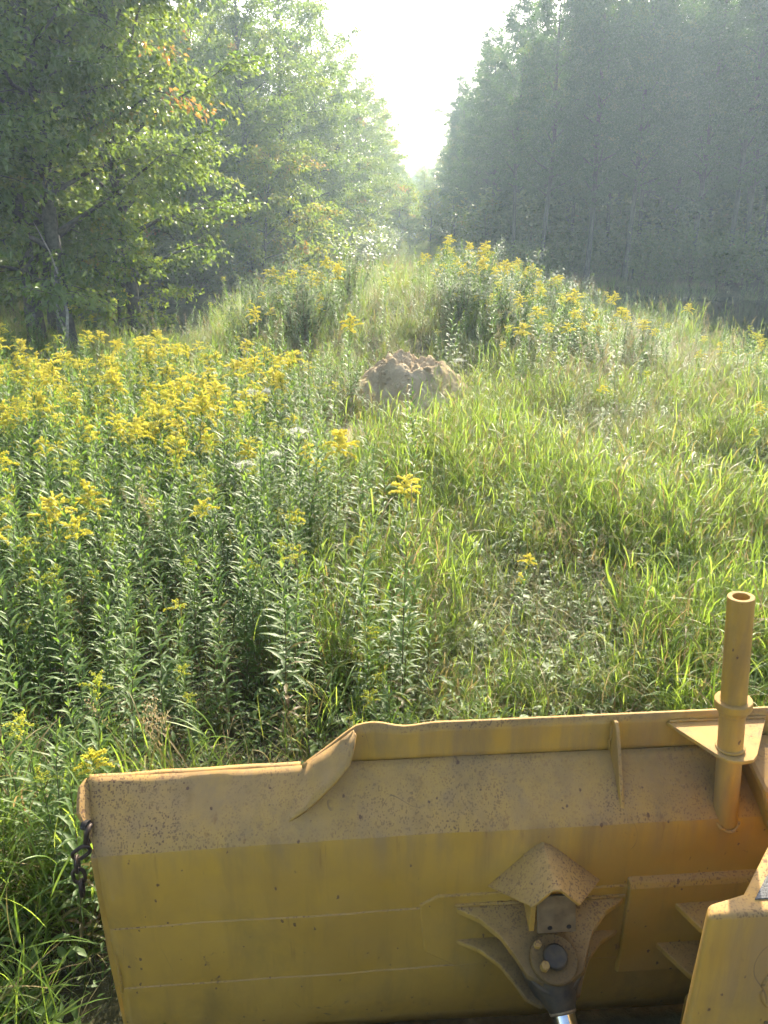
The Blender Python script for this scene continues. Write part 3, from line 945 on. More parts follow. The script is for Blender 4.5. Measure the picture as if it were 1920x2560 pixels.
# hooked lower corners of the gable
# tongue plate below the cover, two dark discs painted as bolt holes
pl = prism('tongue_plate', [(0.575, 0.940), (0.690, 0.940), (0.704, 0.795), (0.586, 0.795)], 1, 1.690, 1.700, M['dusty_steel'], blade, 0.002)
for (u, z) in ((0.622, 0.816), (0.680, 0.817)):
    rod_obj('bolt_hole_disc', (u, 1.6885, z), (u, 1.70, z), 0.0075, M['hole_shade'], blade, 14, 0)
prism('tongue_side', [(1.695, 0.94), (1.828, 0.99), (1.828, 0.86), (1.695, 0.80)], 0, 0.560, 0.576, PT, blade, 0.002)

# cylinder bracket: two winged plates, upper and lower, tapering to the pin
def wing(zb, zf, sc, name, th=0.022):
    out_ = []
    half = [(0.285, 1.826), (0.262, 1.805), (0.20, 1.775), (0.145, 1.725), (0.112, 1.672), (0.086, 1.622), (0.045, 1.598)]
    c0 = 0.628
    L = [(c0 - a * sc, v) for a, v in half]
    Rr = [(c0 + a * sc, v) for a, v in half[::-1]]
    poly = L + Rr
    zz = lambda v: zb + (zf - zb) * (1.826 - v) / 0.25
    V = [(u, v, zz(v)) for u, v in poly] + [(u, v, zz(v) - th) for u, v in poly]
    n = len(poly)
    F = [list(range(n)), list(range(2 * n - 1, n - 1, -1))] + [[i, (i + 1) % n, n + (i + 1) % n, n + i] for i in range(n)]
    return bm_obj(name, V, F, M['greasy_paint'], blade, 0.004)
wing(0.790, 0.700, 1.0, 'cylinder_bracket')
wing(0.650, 0.610, 0.98, 'cylinder_bracket', 0.018)
prism('backing_plate', [(0.24, 0.80), (0.30, 0.835), (0.95, 0.835), (0.99, 0.80), (0.99, 0.56), (0.93, 0.52), (0.36, 0.53), (0.26, 0.60)], 1, 1.812, 1.830, PT, blade, 0.006)
# pin with bolted keeper
pc = np.array([0.630, 1.650, 0.735]); pn = unit(np.array([0.02, -0.40, 1.0]))
rod_obj('pin_boss', pc - pn * 0.06, pc + pn * 0.010, 0.072, M['greasy_paint'], blade, 40, 0.006)
rod_obj('grease_ring', pc - pn * 0.075, pc - pn * 0.02, 0.090, M['grease'], blade, 40, 0.006)
rod_obj('pin', pc + pn * 0.010, pc + pn * 0.032, 0.036, M['grease'], blade, 28, 0.006)
rod_obj('pin_bolt', pc + pn * 0.010 + np.array([-0.038, -0.022, -0.010]), pc + pn * 0.036 + np.array([-0.038, -0.022, -0.010]), 0.014, PT, blade, 6, 0.002)
rod_obj('pin_bolt', pc + pn * 0.010 + np.array([-0.046, 0.034, 0.014]), pc + pn * 0.030 + np.array([-0.046, 0.034, 0.014]), 0.012, PT, blade, 6, 0.002)

# lift cylinder: greasy rod eye, chrome rod, barrel towards the machine
cyl = rod_obj('lift_cylinder', (0.715, 1.10, 0.235), (0.80, 0.55, -0.0), 0.065, PT, dozer, 30, 0.008)
p_eye = np.array([0.632, 1.640, 0.668]); p_gl = np.array([0.715, 1.20, 0.300])
dr = unit(p_gl - p_eye)
rod_obj('rod_eye', p_eye + pn * -0.045 + np.array([0, 0.01, 0]), p_eye + pn * 0.035 + np.array([0, 0.01, 0]), 0.074, M['grease'], cyl, 36, 0.014)
# tapered neck
def cone(name, p0, p1, r0, r1, mat, parent):
    v, q = tube(np.array([p0, np.array(p0) * .5 + np.array(p1) * .5, p1]), np.array([r0, (r0 + r1) / 2, r1]), 24)
    return bm_obj(name, np.array(v), [tuple(int(i) for i in a) for a in q], mat, parent, 0, 0, 0, True)
cone('rod_neck', p_eye, p_eye + dr * 0.085, 0.072, 0.040, M['grease'], cyl)
rod_obj('rod_collar', p_eye + dr * 0.070, p_eye + dr * 0.092, 0.0405, M['bolt_steel'], cyl, 28, 0.004)
rod_obj('rod', p_eye + dr * 0.085, p_gl + dr * 0.05, 0.034, M['chrome'], cyl, 32, 0.002)
rod_obj('gland', p_gl, p_gl + dr * 0.07, 0.058, M['grease'], cyl, 30, 0.006)

# box section and trunnion on the right half of the blade
prism('box_beam', [(1.829, 0.868), (1.800, 0.858), (1.792, 0.838), (1.796, 0.47), (1.842, 0.44)], 0, 0.905, 2.6, PT, blade, 0.006)
prism('trunnion_plate', [(1.06, 1.80), (1.10, 1.70), (1.20, 1.58), (1.30, 1.58), (1.42, 1.70), (1.45, 1.80)], 2, 0.745, 0.768, PT, blade, 0.004)
prism('trunnion_plate', [(1.02, 1.80), (1.08, 1.68), (1.20, 1.56), (1.30, 1.56), (1.44, 1.68), (1.48, 1.80)], 2, 0.575, 0.598, PT, blade, 0.004)
# sloped bolted cover right of the mast
hb = bm_obj('bolted_cover', [(1.258, 1.90, 1.270), (1.62, 1.90, 1.270), (1.62, 1.775, 1.205), (1.270, 1.775, 1.205), (1.325, 1.775, 1.03), (1.60, 1.775, 1.03), (1.325, 1.87, 1.03), (1.60, 1.87, 1.03), (1.258, 1.985, 1.262), (1.62, 1.985, 1.262)],
    [(0, 1, 2, 3), (3, 2, 5, 4), (4, 5, 7, 6), (8, 9, 1, 0), (0, 3, 4, 6, 8), (1, 9, 7, 5, 2), (6, 7, 9, 8)], PT, blade, 0.016)
nb = unit(np.array([0, -0.065, 0.125]))
bc = np.array([1.345, 1.774, 1.145])
rod_obj('cover_bolt', bc + np.array([0, 0.01, 0]), bc + np.array([0, -0.006, 0]), 0.026, M['bolt_steel'], hb, 24, 0.003)
rod_obj('cover_bolt', bc, bc + np.array([0, -0.020, 0]), 0.014, M['bolt_steel'], hb, 6, 0.002)

# nose guard of the machine at the lower right
NT = 1.322
top_pts = [(0.868, 1.262), (0.885, 1.300), (0.985, 1.324), (1.275, 1.620), (1.75, 1.620), (2.05, 1.318), (2.10, 1.285), (2.11, 1.262)]
low = [(0.842, 1.240), (0.86, 1.300), (0.96, 1.324), (1.25, 1.60), (1.77, 1.60), (2.06, 1.32), (2.11, 1.285), (2.13, 1.240)]
n = len(top_pts)
SH = -0.036
V = [(u + SH, v, NT) for u, v in top_pts] + [(u + SH, v, 0.30) for u, v in low]
F = [list(range(n)), list(range(2 * n - 1, n - 1, -1))] + [[i, (i + 1) % n, n + (i + 1) % n, n + i] for i in range(n)]
nose = bm_obj('nose_guard', V, F, PT, dozer, 0.020, seg=5)
for p in nose.data.polygons: p.use_smooth = True
nose['label'] = 'yellow nose guard with a grey grip pad on top'
gp = [(0.962, 1.300), (1.232, 1.570), (1.70, 1.570), (1.95, 1.300)]
prism('grip_pad', gp, 2, NT + 0.0005, NT + 0.004, M['grip'], nose, 0)
# embossed ring and a slot on the face
def face_v(z): return 1.262 + (1.240 - 1.262) * (NT - z) / (NT - 0.30)
rc = np.array([1.060, face_v(1.08) + 0.0015, 1.085])
th = np.linspace(0, 2 * np.pi, 49)
bead('embossed_ring', [(rc[0] + 0.062 * math.cos(a), rc[1], rc[2] + 0.075 * math.sin(a)) for a in th], 0.006, nose, 8)
prism('slot', [(1.022, 0.968), (1.050, 0.968), (1.050, 0.977), (1.022, 0.977)], 1, face_v(0.97) - 0.0016, face_v(0.97) + 0.004, M['bolt_steel'], nose, 0)
prism('slot', [(1.052, 0.968), (1.055, 0.968), (1.055, 1.012), (1.052, 1.012)], 1, face_v(0.99) - 0.0012, face_v(0.99) + 0.004, PT, nose, 0)
# push frame low between nose and blade
prism('push_frame', [(0.95, 0.55), (2.0, 0.55), (1.75, 1.80), (1.15, 1.80)], 2, 0.18, 0.36, PT, dozer, 0.02)
# machine body out of view, added to shade the gap behind the blade
prism('hood_shade_block', [(0.95, -0.6), (2.03, -0.6), (2.03, 0.90), (0.95, 0.90)], 2, 0.30, 0.80, PT, dozer, 0.04)
# left crawler track, unseen, added to shade the lower blade; loop of shoes
def track_shoe():
    bm = bmesh.new()
    bmesh.ops.create_cube(bm, size=1.0, matrix=Matrix.Diagonal((0.56, 0.165, 0.022, 1)))
    bmesh.ops.create_cube(bm, size=1.0, matrix=Matrix.Translation((0, 0.06, 0.035)) @ Matrix.Diagonal((0.56, 0.018, 0.05, 1)))
    me = bpy.data.meshes.new('track_shoe'); bm.to_mesh(me); bm.free()
    me.materials.append(M['chain_steel'])
    return me
shoe = track_shoe()
trk = rod_obj('track', (0.26, 0.78, 0.46), (0.78, 0.78, 0.46), 0.36, M['grease'], dozer, 40, 0.01)
Lt, rt_ = 2.4, 0.41
per = 2 * Lt + 2 * math.pi * rt_
nsh = int(per / 0.175)
for k in range(nsh):
    s_ = k * per / nsh
    if s_ < Lt: y_, z_, an = 0.78 - s_, 0.46 + rt_, math.pi
    elif s_ < Lt + math.pi * rt_:
        a_ = (s_ - Lt) / rt_; y_, z_, an = 0.78 - Lt - rt_ * math.sin(a_), 0.46 + rt_ * math.cos(a_), math.pi + a_
    elif s_ < 2 * Lt + math.pi * rt_: y_, z_, an = 0.78 - Lt + (s_ - Lt - math.pi * rt_), 0.46 - rt_, 0.0
    else:
        a_ = (s_ - 2 * Lt - math.pi * rt_) / rt_; y_, z_, an = 0.78 + rt_ * math.sin(a_), 0.46 - rt_ * math.cos(a_), a_
    o = link('track_shoe', shoe, trk)
    o.location = Vector(loc((0.52, y_, z_)))
    o.rotation_euler = (an + math.pi, 0, 0)

# chain hanging from the painted hole disc in the end plate
def link_mesh(L_, W_, r_):
    pts = []
    s = (L_ - W_) / 2
    for a in np.linspace(-np.pi / 2, np.pi / 2, 9): pts.append((W_ / 2 * math.cos(a) * 1.0, 0, -s - 0 + W_ / 2 * math.sin(a) * 1.0) if False else (W_ / 2 * math.sin(a), 0, s + W_ / 2 * math.cos(a)))
    for a in np.linspace(-np.pi / 2, np.pi / 2, 9): pts.append((-W_ / 2 * math.sin(a), 0, -s - W_ / 2 * math.cos(a)))
    pts = np.array(pts); K = len(pts)
    nxt = np.roll(pts, -1, 0) - np.roll(pts, 1, 0)
    T = unit(nxt); B = np.tile([0, 1.0, 0], (K, 1)); A = np.cross(T, B)
    th = np.linspace(0, 2 * np.pi, 10, endpoint=False)
    V = pts[:, None] + r_ * (np.cos(th)[None, :, None] * A[:, None] + np.sin(th)[None, :, None] * B[:, None])
    idx = np.arange(K * 10).reshape(K, 10)
    dn = np.roll(idx, -1, 0); rt = np.roll(idx, -1, 1); dr_ = np.roll(dn, -1, 1)
    q = np.stack([idx, dn, dr_, rt], -1).reshape(-1, 4)
    return mesh_np('link', V.reshape(-1, 3), q, M['chain_steel'])
lm = link_mesh(0.050, 0.031, 0.0055)
def bw(u, v, z): return Vector(tuple(EU * u + EV * v + np.array([0, 0, z])))
chain = empty('chain', tuple(bw(-0.757, 1.868, 1.11)))
tag(chain, 'short rusty chain hanging from the blade end at lower left', 'chain')
base_c = np.array([-0.757, 1.868, 1.11])
for (u, v, z, rx, ry, rz, s) in [(-0.748, 1.868, 1.095, 10, 12, 85, 1.25), (-0.768, 1.842, 1.055, 8, 52, 20, 1.1), (-0.783, 1.836, 1.018, 0, 5, 100, 1.0), (-0.783, 1.834, 0.975, 0, -4, 12, 1.05), (-0.780, 1.832, 0.930, 0, 3, 100, 1.0)]:
    o = link('link', lm, chain)
    o.location = bw(u, v, z) - chain.location
    o.rotation_euler = (R(rx), R(ry), R(rz))
    o.scale = (s, s, s)

# rough weld beads where the pieces meet
def weld(pts, r_=0.0055, step=0.011):
    P = np.array(pts, float)
    sl = np.concatenate([[0], np.cumsum(np.linalg.norm(np.diff(P, axis=0), axis=1))])
    t_ = np.arange(0, sl[-1], step)
    Q = np.stack([np.interp(t_, sl, P[:, i]) for i in range(3)], -1) + g.normal(0, 0.0010, (len(t_), 3))
    v, q = tube(Q, r_ * g.uniform(0.75, 1.3, len(t_)), 6)
    me = bpy.data.meshes.new('weld_bead')
    me.from_pydata([tuple(a) for a in loc(v)], [], [tuple(int(i) for i in b) for b in q]); me.update()
    me.materials.append(PT)
    return link('weld_bead', me, blade)
for u_ in (0.866, 0.882):
    weld([(u_, 1.988, 1.325), (u_, 1.984, 1.212), (u_, 1.940, 1.168), (u_, 1.850, 1.089)], 0.004)
weld([(0.452, 1.824, 0.856), (0.535, 1.824, 0.948), (0.618, 1.824, 1.040)], 0.006)
weld([(0.820, 1.824, 0.856), (0.719, 1.824, 0.948), (0.618, 1.824, 1.040)], 0.006)
weld([(1.05, 1.987, 1.320), (1.37, 1.987, 1.320)], 0.005)
weld([(0.905, 1.826, 0.872), (2.6, 1.826, 0.872)], 0.006, 0.02)
weld([(0.352, 1.810, 0.796), (0.628, 1.810, 0.796), (0.905, 1.810, 0.796)], 0.005)
weld([(-0.710, 1.826, 1.03), (-0.710, 1.8265, 0.80), (-0.710, 1.820, 0.55), (-0.710, 1.85, 0.30)], 0.006)
weld([(-0.772, 1.986, 1.203), (-0.752, 1.926, 1.150), (-0.733, 1.876, 1.105), (-0.714, 1.829, 1.045)], 0.005)
wr = [at_(1.07) + np.array([0.040 * math.cos(a), -0.002 + 0.040 * math.sin(a), 0.03 * math.sin(a)]) for a in np.linspace(2.6, 6.8, 22)]
weld(wr, 0.005)
# ------------------------------------------------------------------ meadow plants
def leaf_arc(base, az, el, length, width, droop, K=5, fold=0.25, shape='lance'):
    """arrays (N,) -> ribbon centre lines C, half widths S, fold F"""
    N = len(az)
    u = np.linspace(0, 1, K)[None, :]
    out_ = np.stack([np.cos(az), np.sin(az), np.zeros(N)], -1)
    e = el[:, None] - droop[:, None] * u ** 1.3            # elevation along the leaf
    ds = (length / (K - 1))[:, None]
    h = np.cumsum(np.cos(e) * ds, 1) - np.cos(e) * ds
    z = np.cumsum(np.sin(e) * ds, 1) - np.sin(e) * ds
    C = base[:, None] + out_[:, None] * h[..., None] + np.array([0, 0, 1.0]) * z[..., None]
    side = np.stack([-np.sin(az), np.cos(az), np.zeros(N)], -1)
    w = {'lance': np.interp(u[0], [0, 0.1, 0.38, 0.75, 1], [0.10, 0.5, 1.0, 0.55, 0.03]),
         'blade': np.interp(u[0], [0, 0.15, 0.5, 0.8, 1], [0.55, 0.9, 1.0, 0.6, 0.03])}[shape]
    S = side[:, None] * (width[:, None] * w[None])[..., None]
    nrm = np.stack([-np.sin(e) * np.cos(az)[:, None], -np.sin(e) * np.sin(az)[:, None], np.cos(e)], -1)
    F = nrm * (width[:, None] * w[None] * fold)[..., None]
    return C, S, F

def goldenrod_geo(seed, H, bloom, nl=None, lean=0.05, leafL=0.130, bare=0.22):
    """stem, foliage, flower geometry of one goldenrod stem; also the leaf placement"""
    g = np.random.default_rng(seed)
    stem, fol, flo = Geo(), Geo(), Geo()
    K = 10
    t = np.linspace(0, 1, K)
    la = g.uniform(0, 6.28)
    bx = lean * H * t ** 1.8 * math.cos(la) + 0.012 * H * np.sin(5 * t + la)
    by = lean * H * t ** 1.8 * math.sin(la) + 0.012 * H * np.sin(4 * t + la * 2)
    P = np.stack([bx, by, t * H - 0.03], 1)
    stem.add(*tube(P, 0.0042 * (1 - 0.68 * t), 5))
    at = lambda s: np.stack([np.interp(s, t, P[:, i]) for i in range(3)], -1)
    nl = nl or int(50 * H)
    s = bare + (0.985 - bare) * (np.arange(nl) + g.uniform(-0.3, 0.3, nl)) / nl
    s = np.clip(s, 0.05, 0.99)
    az = np.arange(nl) * 2.4 + g.normal(0, 0.3, nl)
    size = np.interp(s, [0, bare, 0.55, 0.85, 1.0], [0.5, 0.85, 1.0, 0.75, 0.35]) * g.uniform(0.75, 1.15, nl)
    el = np.interp(s, [0, 0.5, 0.9, 1.0], [R(5), R(28), R(48), R(75)]) + g.normal(0, 0.17, nl)
    dr = np.interp(s, [0, 0.4, 0.9, 1.0], [1.5, 1.15, 0.7, 0.25]) * g.uniform(0.6, 1.3, nl)
    ln = leafL * size
    va = np.interp(s, [0, bare + 0.03, bare + 0.12, 0.8, 1.0], [0.0, 0.08, 0.40, 0.62, 0.95]) + g.normal(0, 0.10, nl)
    va = np.clip(va, 0, 1)
    va[g.random(nl) < 0.03] = 0.12
    C, S, F = leaf_arc(at(s), az, el, ln, ln * 0.082 + 0.0012, dr, 5, 0.30)
    v, q, rid = ribbons(C, S, F)
    fol.add(v, q, va[rid])
    place = (at(s), az, el, ln, dr, va)
    if bloom > 0:
        lop = g.uniform(0, 6.28)
        nb = int([0, 10, 18, 28][bloom])
        span = [0, 0.09, 0.14, 0.19][bloom]
        for i in range(nb):
            f = i / nb
            o = at(1 - span * (1 - f) / H)
            a = i * 2.4 + g.normal(0, 0.3)
            L_ = (0.030 + span * 0.80 * (1 - f) ** 0.6) * g.uniform(0.35, 1.25)
            a = a + 0.55 * math.sin(a - lop)          # plumes crowd to one side
            if g.random() < 0.12: continue
            k = 8
            u = np.linspace(0, 1, k)
            e0 = R(g.uniform(30, 66)) + R(14) * f
            e = e0 - u * R(g.uniform(60, 120)) * (1 - 0.4 * f)
            hh = np.cumsum(np.cos(e)) * L_ / k; zz = np.cumsum(np.sin(e)) * L_ / k
            B = o + np.stack([np.cos(a) * hh, np.sin(a) * hh, zz], -1)
            stem.add(*tube(B, np.full(k, 0.0010), 3))
            nf = int([0, 120, 170, 210][bloom] * L_ * 4.2) + 4
            uu = g.uniform(0.12, 1, nf)
            c = np.stack([np.interp(uu, u, B[:, j]) for j in range(3)], -1)
            c += g.normal(0, 0.0040, (nf, 3)) + np.array([0, 0, 0.004])
            d = unit(g.normal(0, 1, (nf, 3)) + np.array([0, 0, 0.9]))
            r1 = unit(np.cross(d, g.normal(0, 1, (nf, 3)))); r2 = np.cross(d, r1)
            sz = ([0, 0.0038, 0.0050, 0.0058][bloom] * g.uniform(0.7, 1.3, nf))[:, None]
            vv = np.stack([c + r1 * sz + d * sz * .6, c + r2 * sz, c - r1 * sz + d * sz * .6, c - r2 * sz], 1).reshape(-1, 3)
            fv = np.clip(g.normal([0, 0.12, 0.5, 0.72][bloom], 0.17, nf), 0, 1)
            flo.add(vv, np.arange(nf * 4).reshape(-1, 4), np.repeat(fv, 4))
    return stem, fol, flo, place

GR = []      # goldenrod variants: (bloom, stem mesh, foliage mesh, flower mesh or None, joined mesh, placement)
specs = [(0, 1.12), (0, 1.0), (0, 1.22), (0, 0.9), (1, 1.15), (1, 1.05), (2, 1.15), (2, 1.05), (2, 1.22), (3, 1.18), (3, 1.08), (3, 1.28), (3, 1.0), (3, 1.22), (2, 0.95)]
for i, (bl, H_) in enumerate(specs):
    st, fo, fl, place = goldenrod_geo(500 + i, H_, bl)
    j = Geo(); j.merge(st, 0); j.merge(fo, 1); j.merge(fl, 2)
    GR.append((bl, st.mesh('stem', [M['stem']]), fo.mesh('foliage', [M['goldenrod_leaf']]), fl.mesh('flower_head', [M['goldenrod_flower']], False) if fl.n else None,
               j.mesh('goldenrod_clone', [M['stem'], M['goldenrod_leaf'], M['goldenrod_flower']]), place))

# single leaf shapes for the nearest plants
LEAF = []
for k, dr_ in enumerate((0.4, 0.8, 1.2, 1.6)):
    C, S, F = leaf_arc(np.zeros((1, 3)), np.zeros(1), np.zeros(1), np.ones(1), np.array([0.088]), np.array([dr_]), 6, 0.3)
    v, q, rid = ribbons(C, S, F)
    row = []
    for vv in (0.06, 0.35, 0.6, 0.92):
        row.append(mesh_np('leaf', v, q, M['goldenrod_leaf'], np.full(len(v), vv)))
    LEAF.append(row)

def goldenrod_thing(i, x, y, scale, rz, label, group, tilt=0.0, tdir=0.0, single_leaves=False):
    bl, st, fo, fl, jm, place = GR[i]
    o = empty('goldenrod', (x, y, float(ground_z(x, y))), rz, scale, tilt * math.cos(tdir), tilt * math.sin(tdir))
    link('stem', st, o)
    if single_leaves:
        b, az, el, ln, dr_, va = place
        for p, a, e, l_, d_, v_ in zip(b, az, el, ln, dr_, va):
            me = LEAF[int(np.clip(round(d_ / 0.4) - 1, 0, 3))][int(np.clip(v_ * 4, 0, 3))]
            lf = link('leaf', me, o)
            m = Matrix.Translation(Vector(p)) @ Matrix.Rotation(a, 4, 'Z') @ Matrix.Rotation(-e, 4, 'Y') @ Matrix.Scale(float(l_), 4)
            lf.matrix_local = m
    else:
        f = link('foliage', fo, o); f['kind'] = 'stuff'
    if fl is not None:
        link('flower_head', fl, o)
    tag(o, label, 'goldenrod', group)
    return o

# ---- grasses
def reed_clump(seed, n=8, h0=0.40, h1=0.90, brown=0.12):
    g = np.random.default_rng(seed)
    G = Geo()
    for i in range(n):
        h = g.uniform(h0, h1); a = g.uniform(0, 6.28); ln_ = g.uniform(0.05, 0.42)
        b = np.array([g.normal(0, 0.06), g.normal(0, 0.06), -0.02])
        t = np.linspace(0, 1, 5)
        P = b + np.stack([math.cos(a) * h * ln_ * t ** 1.5, math.sin(a) * h * ln_ * t ** 1.5, h * t * math.sqrt(max(0.2, 1 - ln_ ** 2 * 0.7))], -1)
        dead = g.random() < brown
        G.add(*tube(P, 0.0024 * (1 - 0.6 * t), 3), 0.05 if dead else 0.45)
        nl = int(g.integers(4, 8))
        s = np.linspace(0.22, 1.0, nl)
        B = np.stack([np.interp(s, t, P[:, k]) for k in range(3)], -1)
        az = a + np.arange(nl) * 3.05 + g.normal(0, 0.5, nl)
        el = R(58) + g.normal(0, 0.22, nl)
        L_ = g.uniform(0.18, 0.42, nl) * (0.75 + 0.35 * np.sin(s * 3))
        dr_ = g.uniform(0.25, 1.5, nl)
        C, S, F = leaf_arc(B, az, el, L_, g.uniform(0.0024, 0.0052, nl), dr_, 6, 0.35, 'blade')
        v, q, rid = ribbons(C, S, F)
        va = np.clip(g.normal(0.62, 0.2, nl), 0.24, 1); va[s < 0.45] -= 0.12
        if dead: va = g.uniform(0, 0.14, nl)
        va[g.random(nl) < 0.06] = 0.1
        G.add(v, q, np.clip(va, 0, 1)[rid])
    return G.mesh('reed_clump', [M['grass_blade']])

def fine_tuft(seed, n=34, h0=0.22, h1=0.55, dry=0.5, w=0.0019, mat='dry_grass', spread=0.10, el=62):
    g = np.random.default_rng(seed)
    G = Geo()
    B = np.stack([g.normal(0, spread, n), g.normal(0, spread, n), np.full(n, -0.02)], -1)
    C, S, F = leaf_arc(B, g.uniform(0, 6.28, n), R(el) + g.normal(0, 0.22, n), g.uniform(h0, h1, n), np.full(n, w) * g.uniform(0.7, 1.4, n), g.uniform(0.3, 1.9, n), 6, 0.2, 'blade')
    v, q, rid = ribbons(C, S)
    G.add(v, q, np.clip(g.normal(dry, 0.24, n), 0, 1)[rid])
    return G.mesh('fine_tuft', [M[mat]])

def seed_grass(seed, n=7, h=1.0):
    g = np.random.default_rng(seed)
    G = Geo()
    for i in range(n):
        a = g.uniform(0, 6.28); hh = h * g.uniform(0.75, 1.1); ln_ = g.uniform(0.05, 0.28)
        t = np.linspace(0, 1, 7)
        P = np.array([g.normal(0, .06), g.normal(0, .06), -0.02]) + np.stack([math.cos(a) * hh * ln_ * t ** 2, math.sin(a) * hh * ln_ * t ** 2, hh * t * 0.97], -1)
        G.add(*tube(P, 0.0017 * (1 - 0.6 * t), 3), 0.75)
        nf = 46
        s = g.uniform(0.86, 1.0, nf)
        c = np.stack([np.interp(s, t, P[:, k]) for k in range(3)], -1) + g.normal(0, 0.006, (nf, 3)) * (1.25 - s)[:, None] * 6
        d = unit(np.array([0, 0, 1.0]) + g.normal(0, 0.4, (nf, 3)))
        r1 = unit(np.cross(d, g.normal(0, 1, (nf, 3)))) * 0.0022
        V = np.stack([c, c + d * .006 + r1, c + d * 0.013, c + d * .006 - r1], 1).reshape(-1, 3)
        G.add(V, np.arange(nf * 4).reshape(-1, 4), np.repeat(np.clip(g.normal(0.85, 0.1, nf), 0, 1), 4))
        C, S, F = leaf_arc(P[[1, 2, 3]], g.uniform(0, 6.28, 3), np.full(3, R(60)), g.uniform(0.15, 0.28, 3), np.full(3, 0.0032), g.uniform(0.8, 2, 3), 5, 0.2, 'blade')
        v, q, rid = ribbons(C, S); G.add(v, q, np.full(len(v), 0.3))
    return G.mesh('seed_grass', [M['dry_grass']])

def forb(seed, n=30, h=0.28, L_=0.07):
    """low leafy weed"""
    g = np.random.default_rng(seed)
    G = Geo()
    B = np.stack([g.normal(0, 0.11, n), g.normal(0, 0.11, n), g.uniform(0.03, h, n)], -1)
    ln = g.uniform(0.6, 1.3, n) * L_
    C, S, F = leaf_arc(B, g.uniform(0, 6.28, n), g.normal(0.25, 0.35, n), ln, ln * 0.17, g.uniform(0.3, 1.3, n), 4, 0.2)
    v, q, rid = ribbons(C, S, F)
    G.add(v, q, np.clip(g.normal(0.5, 0.2, n), 0.1, 1)[rid])
    for b in B[::4]:
        G.add(*tube(np.array([[b[0] * .5, b[1] * .5, -.02], b * [.8, .8, .6], b]), np.array([.002, .0016, .001]), 3), 0.2)
    return G.mesh('forb', [M['goldenrod_leaf']])

def bush_mesh(seed, n=900, r_=0.7, h=1.1, L_=0.07, ratio=0.17, mat='broad_leaf', name='bush'):
    """loose leafy thicket used for undergrowth and shrubs"""
    g = np.random.default_rng(seed)
    G = Geo()
    m = 16
    tips = []
    for i in range(m):
        a = g.uniform(0, 6.28); ro = r_ * g.uniform(0.2, 1); hh = h * g.uniform(0.55, 1.05)
        t = np.linspace(0, 1, 6)
        P = np.stack([math.cos(a) * ro * t ** 0.9 + g.normal(0, .02, 6), math.sin(a) * ro * t ** 0.9 + g.normal(0, .02, 6), hh * t ** 0.8 - 0.04], -1)
        tips.append(P)
        G.add(*tube(P, 0.007 * (1 - 0.8 * t), 4), 0.5, 1)
    pk = g.integers(0, m, n); s = g.uniform(0.18, 1.03, n)
    T = np.array(tips); tt = np.linspace(0, 1, 6)
    f = np.clip(s, 0, 0.999) * 5; i0 = f.astype(int); w = (f - i0)[:, None]
    B = T[pk, i0] * (1 - w) + T[pk, i0 + 1] * w + g.normal(0, 0.055, (n, 3)) * (r_ / 0.7)
    ln = g.uniform(0.6, 1.3, n) * L_
    C, S, F = leaf_arc(B, g.uniform(0, 6.28, n), g.normal(0.35, 0.4, n), ln, ln * ratio, g.uniform(0.3, 1.3, n), 4, 0.2)
    v, q, rid = ribbons(C, S)
    G.add(v, q, np.clip(g.normal(0.5, 0.2, n), 0, 0.9)[rid], 0)
    return G.mesh(name, [M[mat], M['dead_stem']])

def proto_collection(name, meshes):
    c = bpy.data.collections.new(name)
    for k, me in enumerate(meshes):
        o = bpy.data.objects.new(f'{name}_{k:02d}', me)
        c.objects.link(o)
    return c

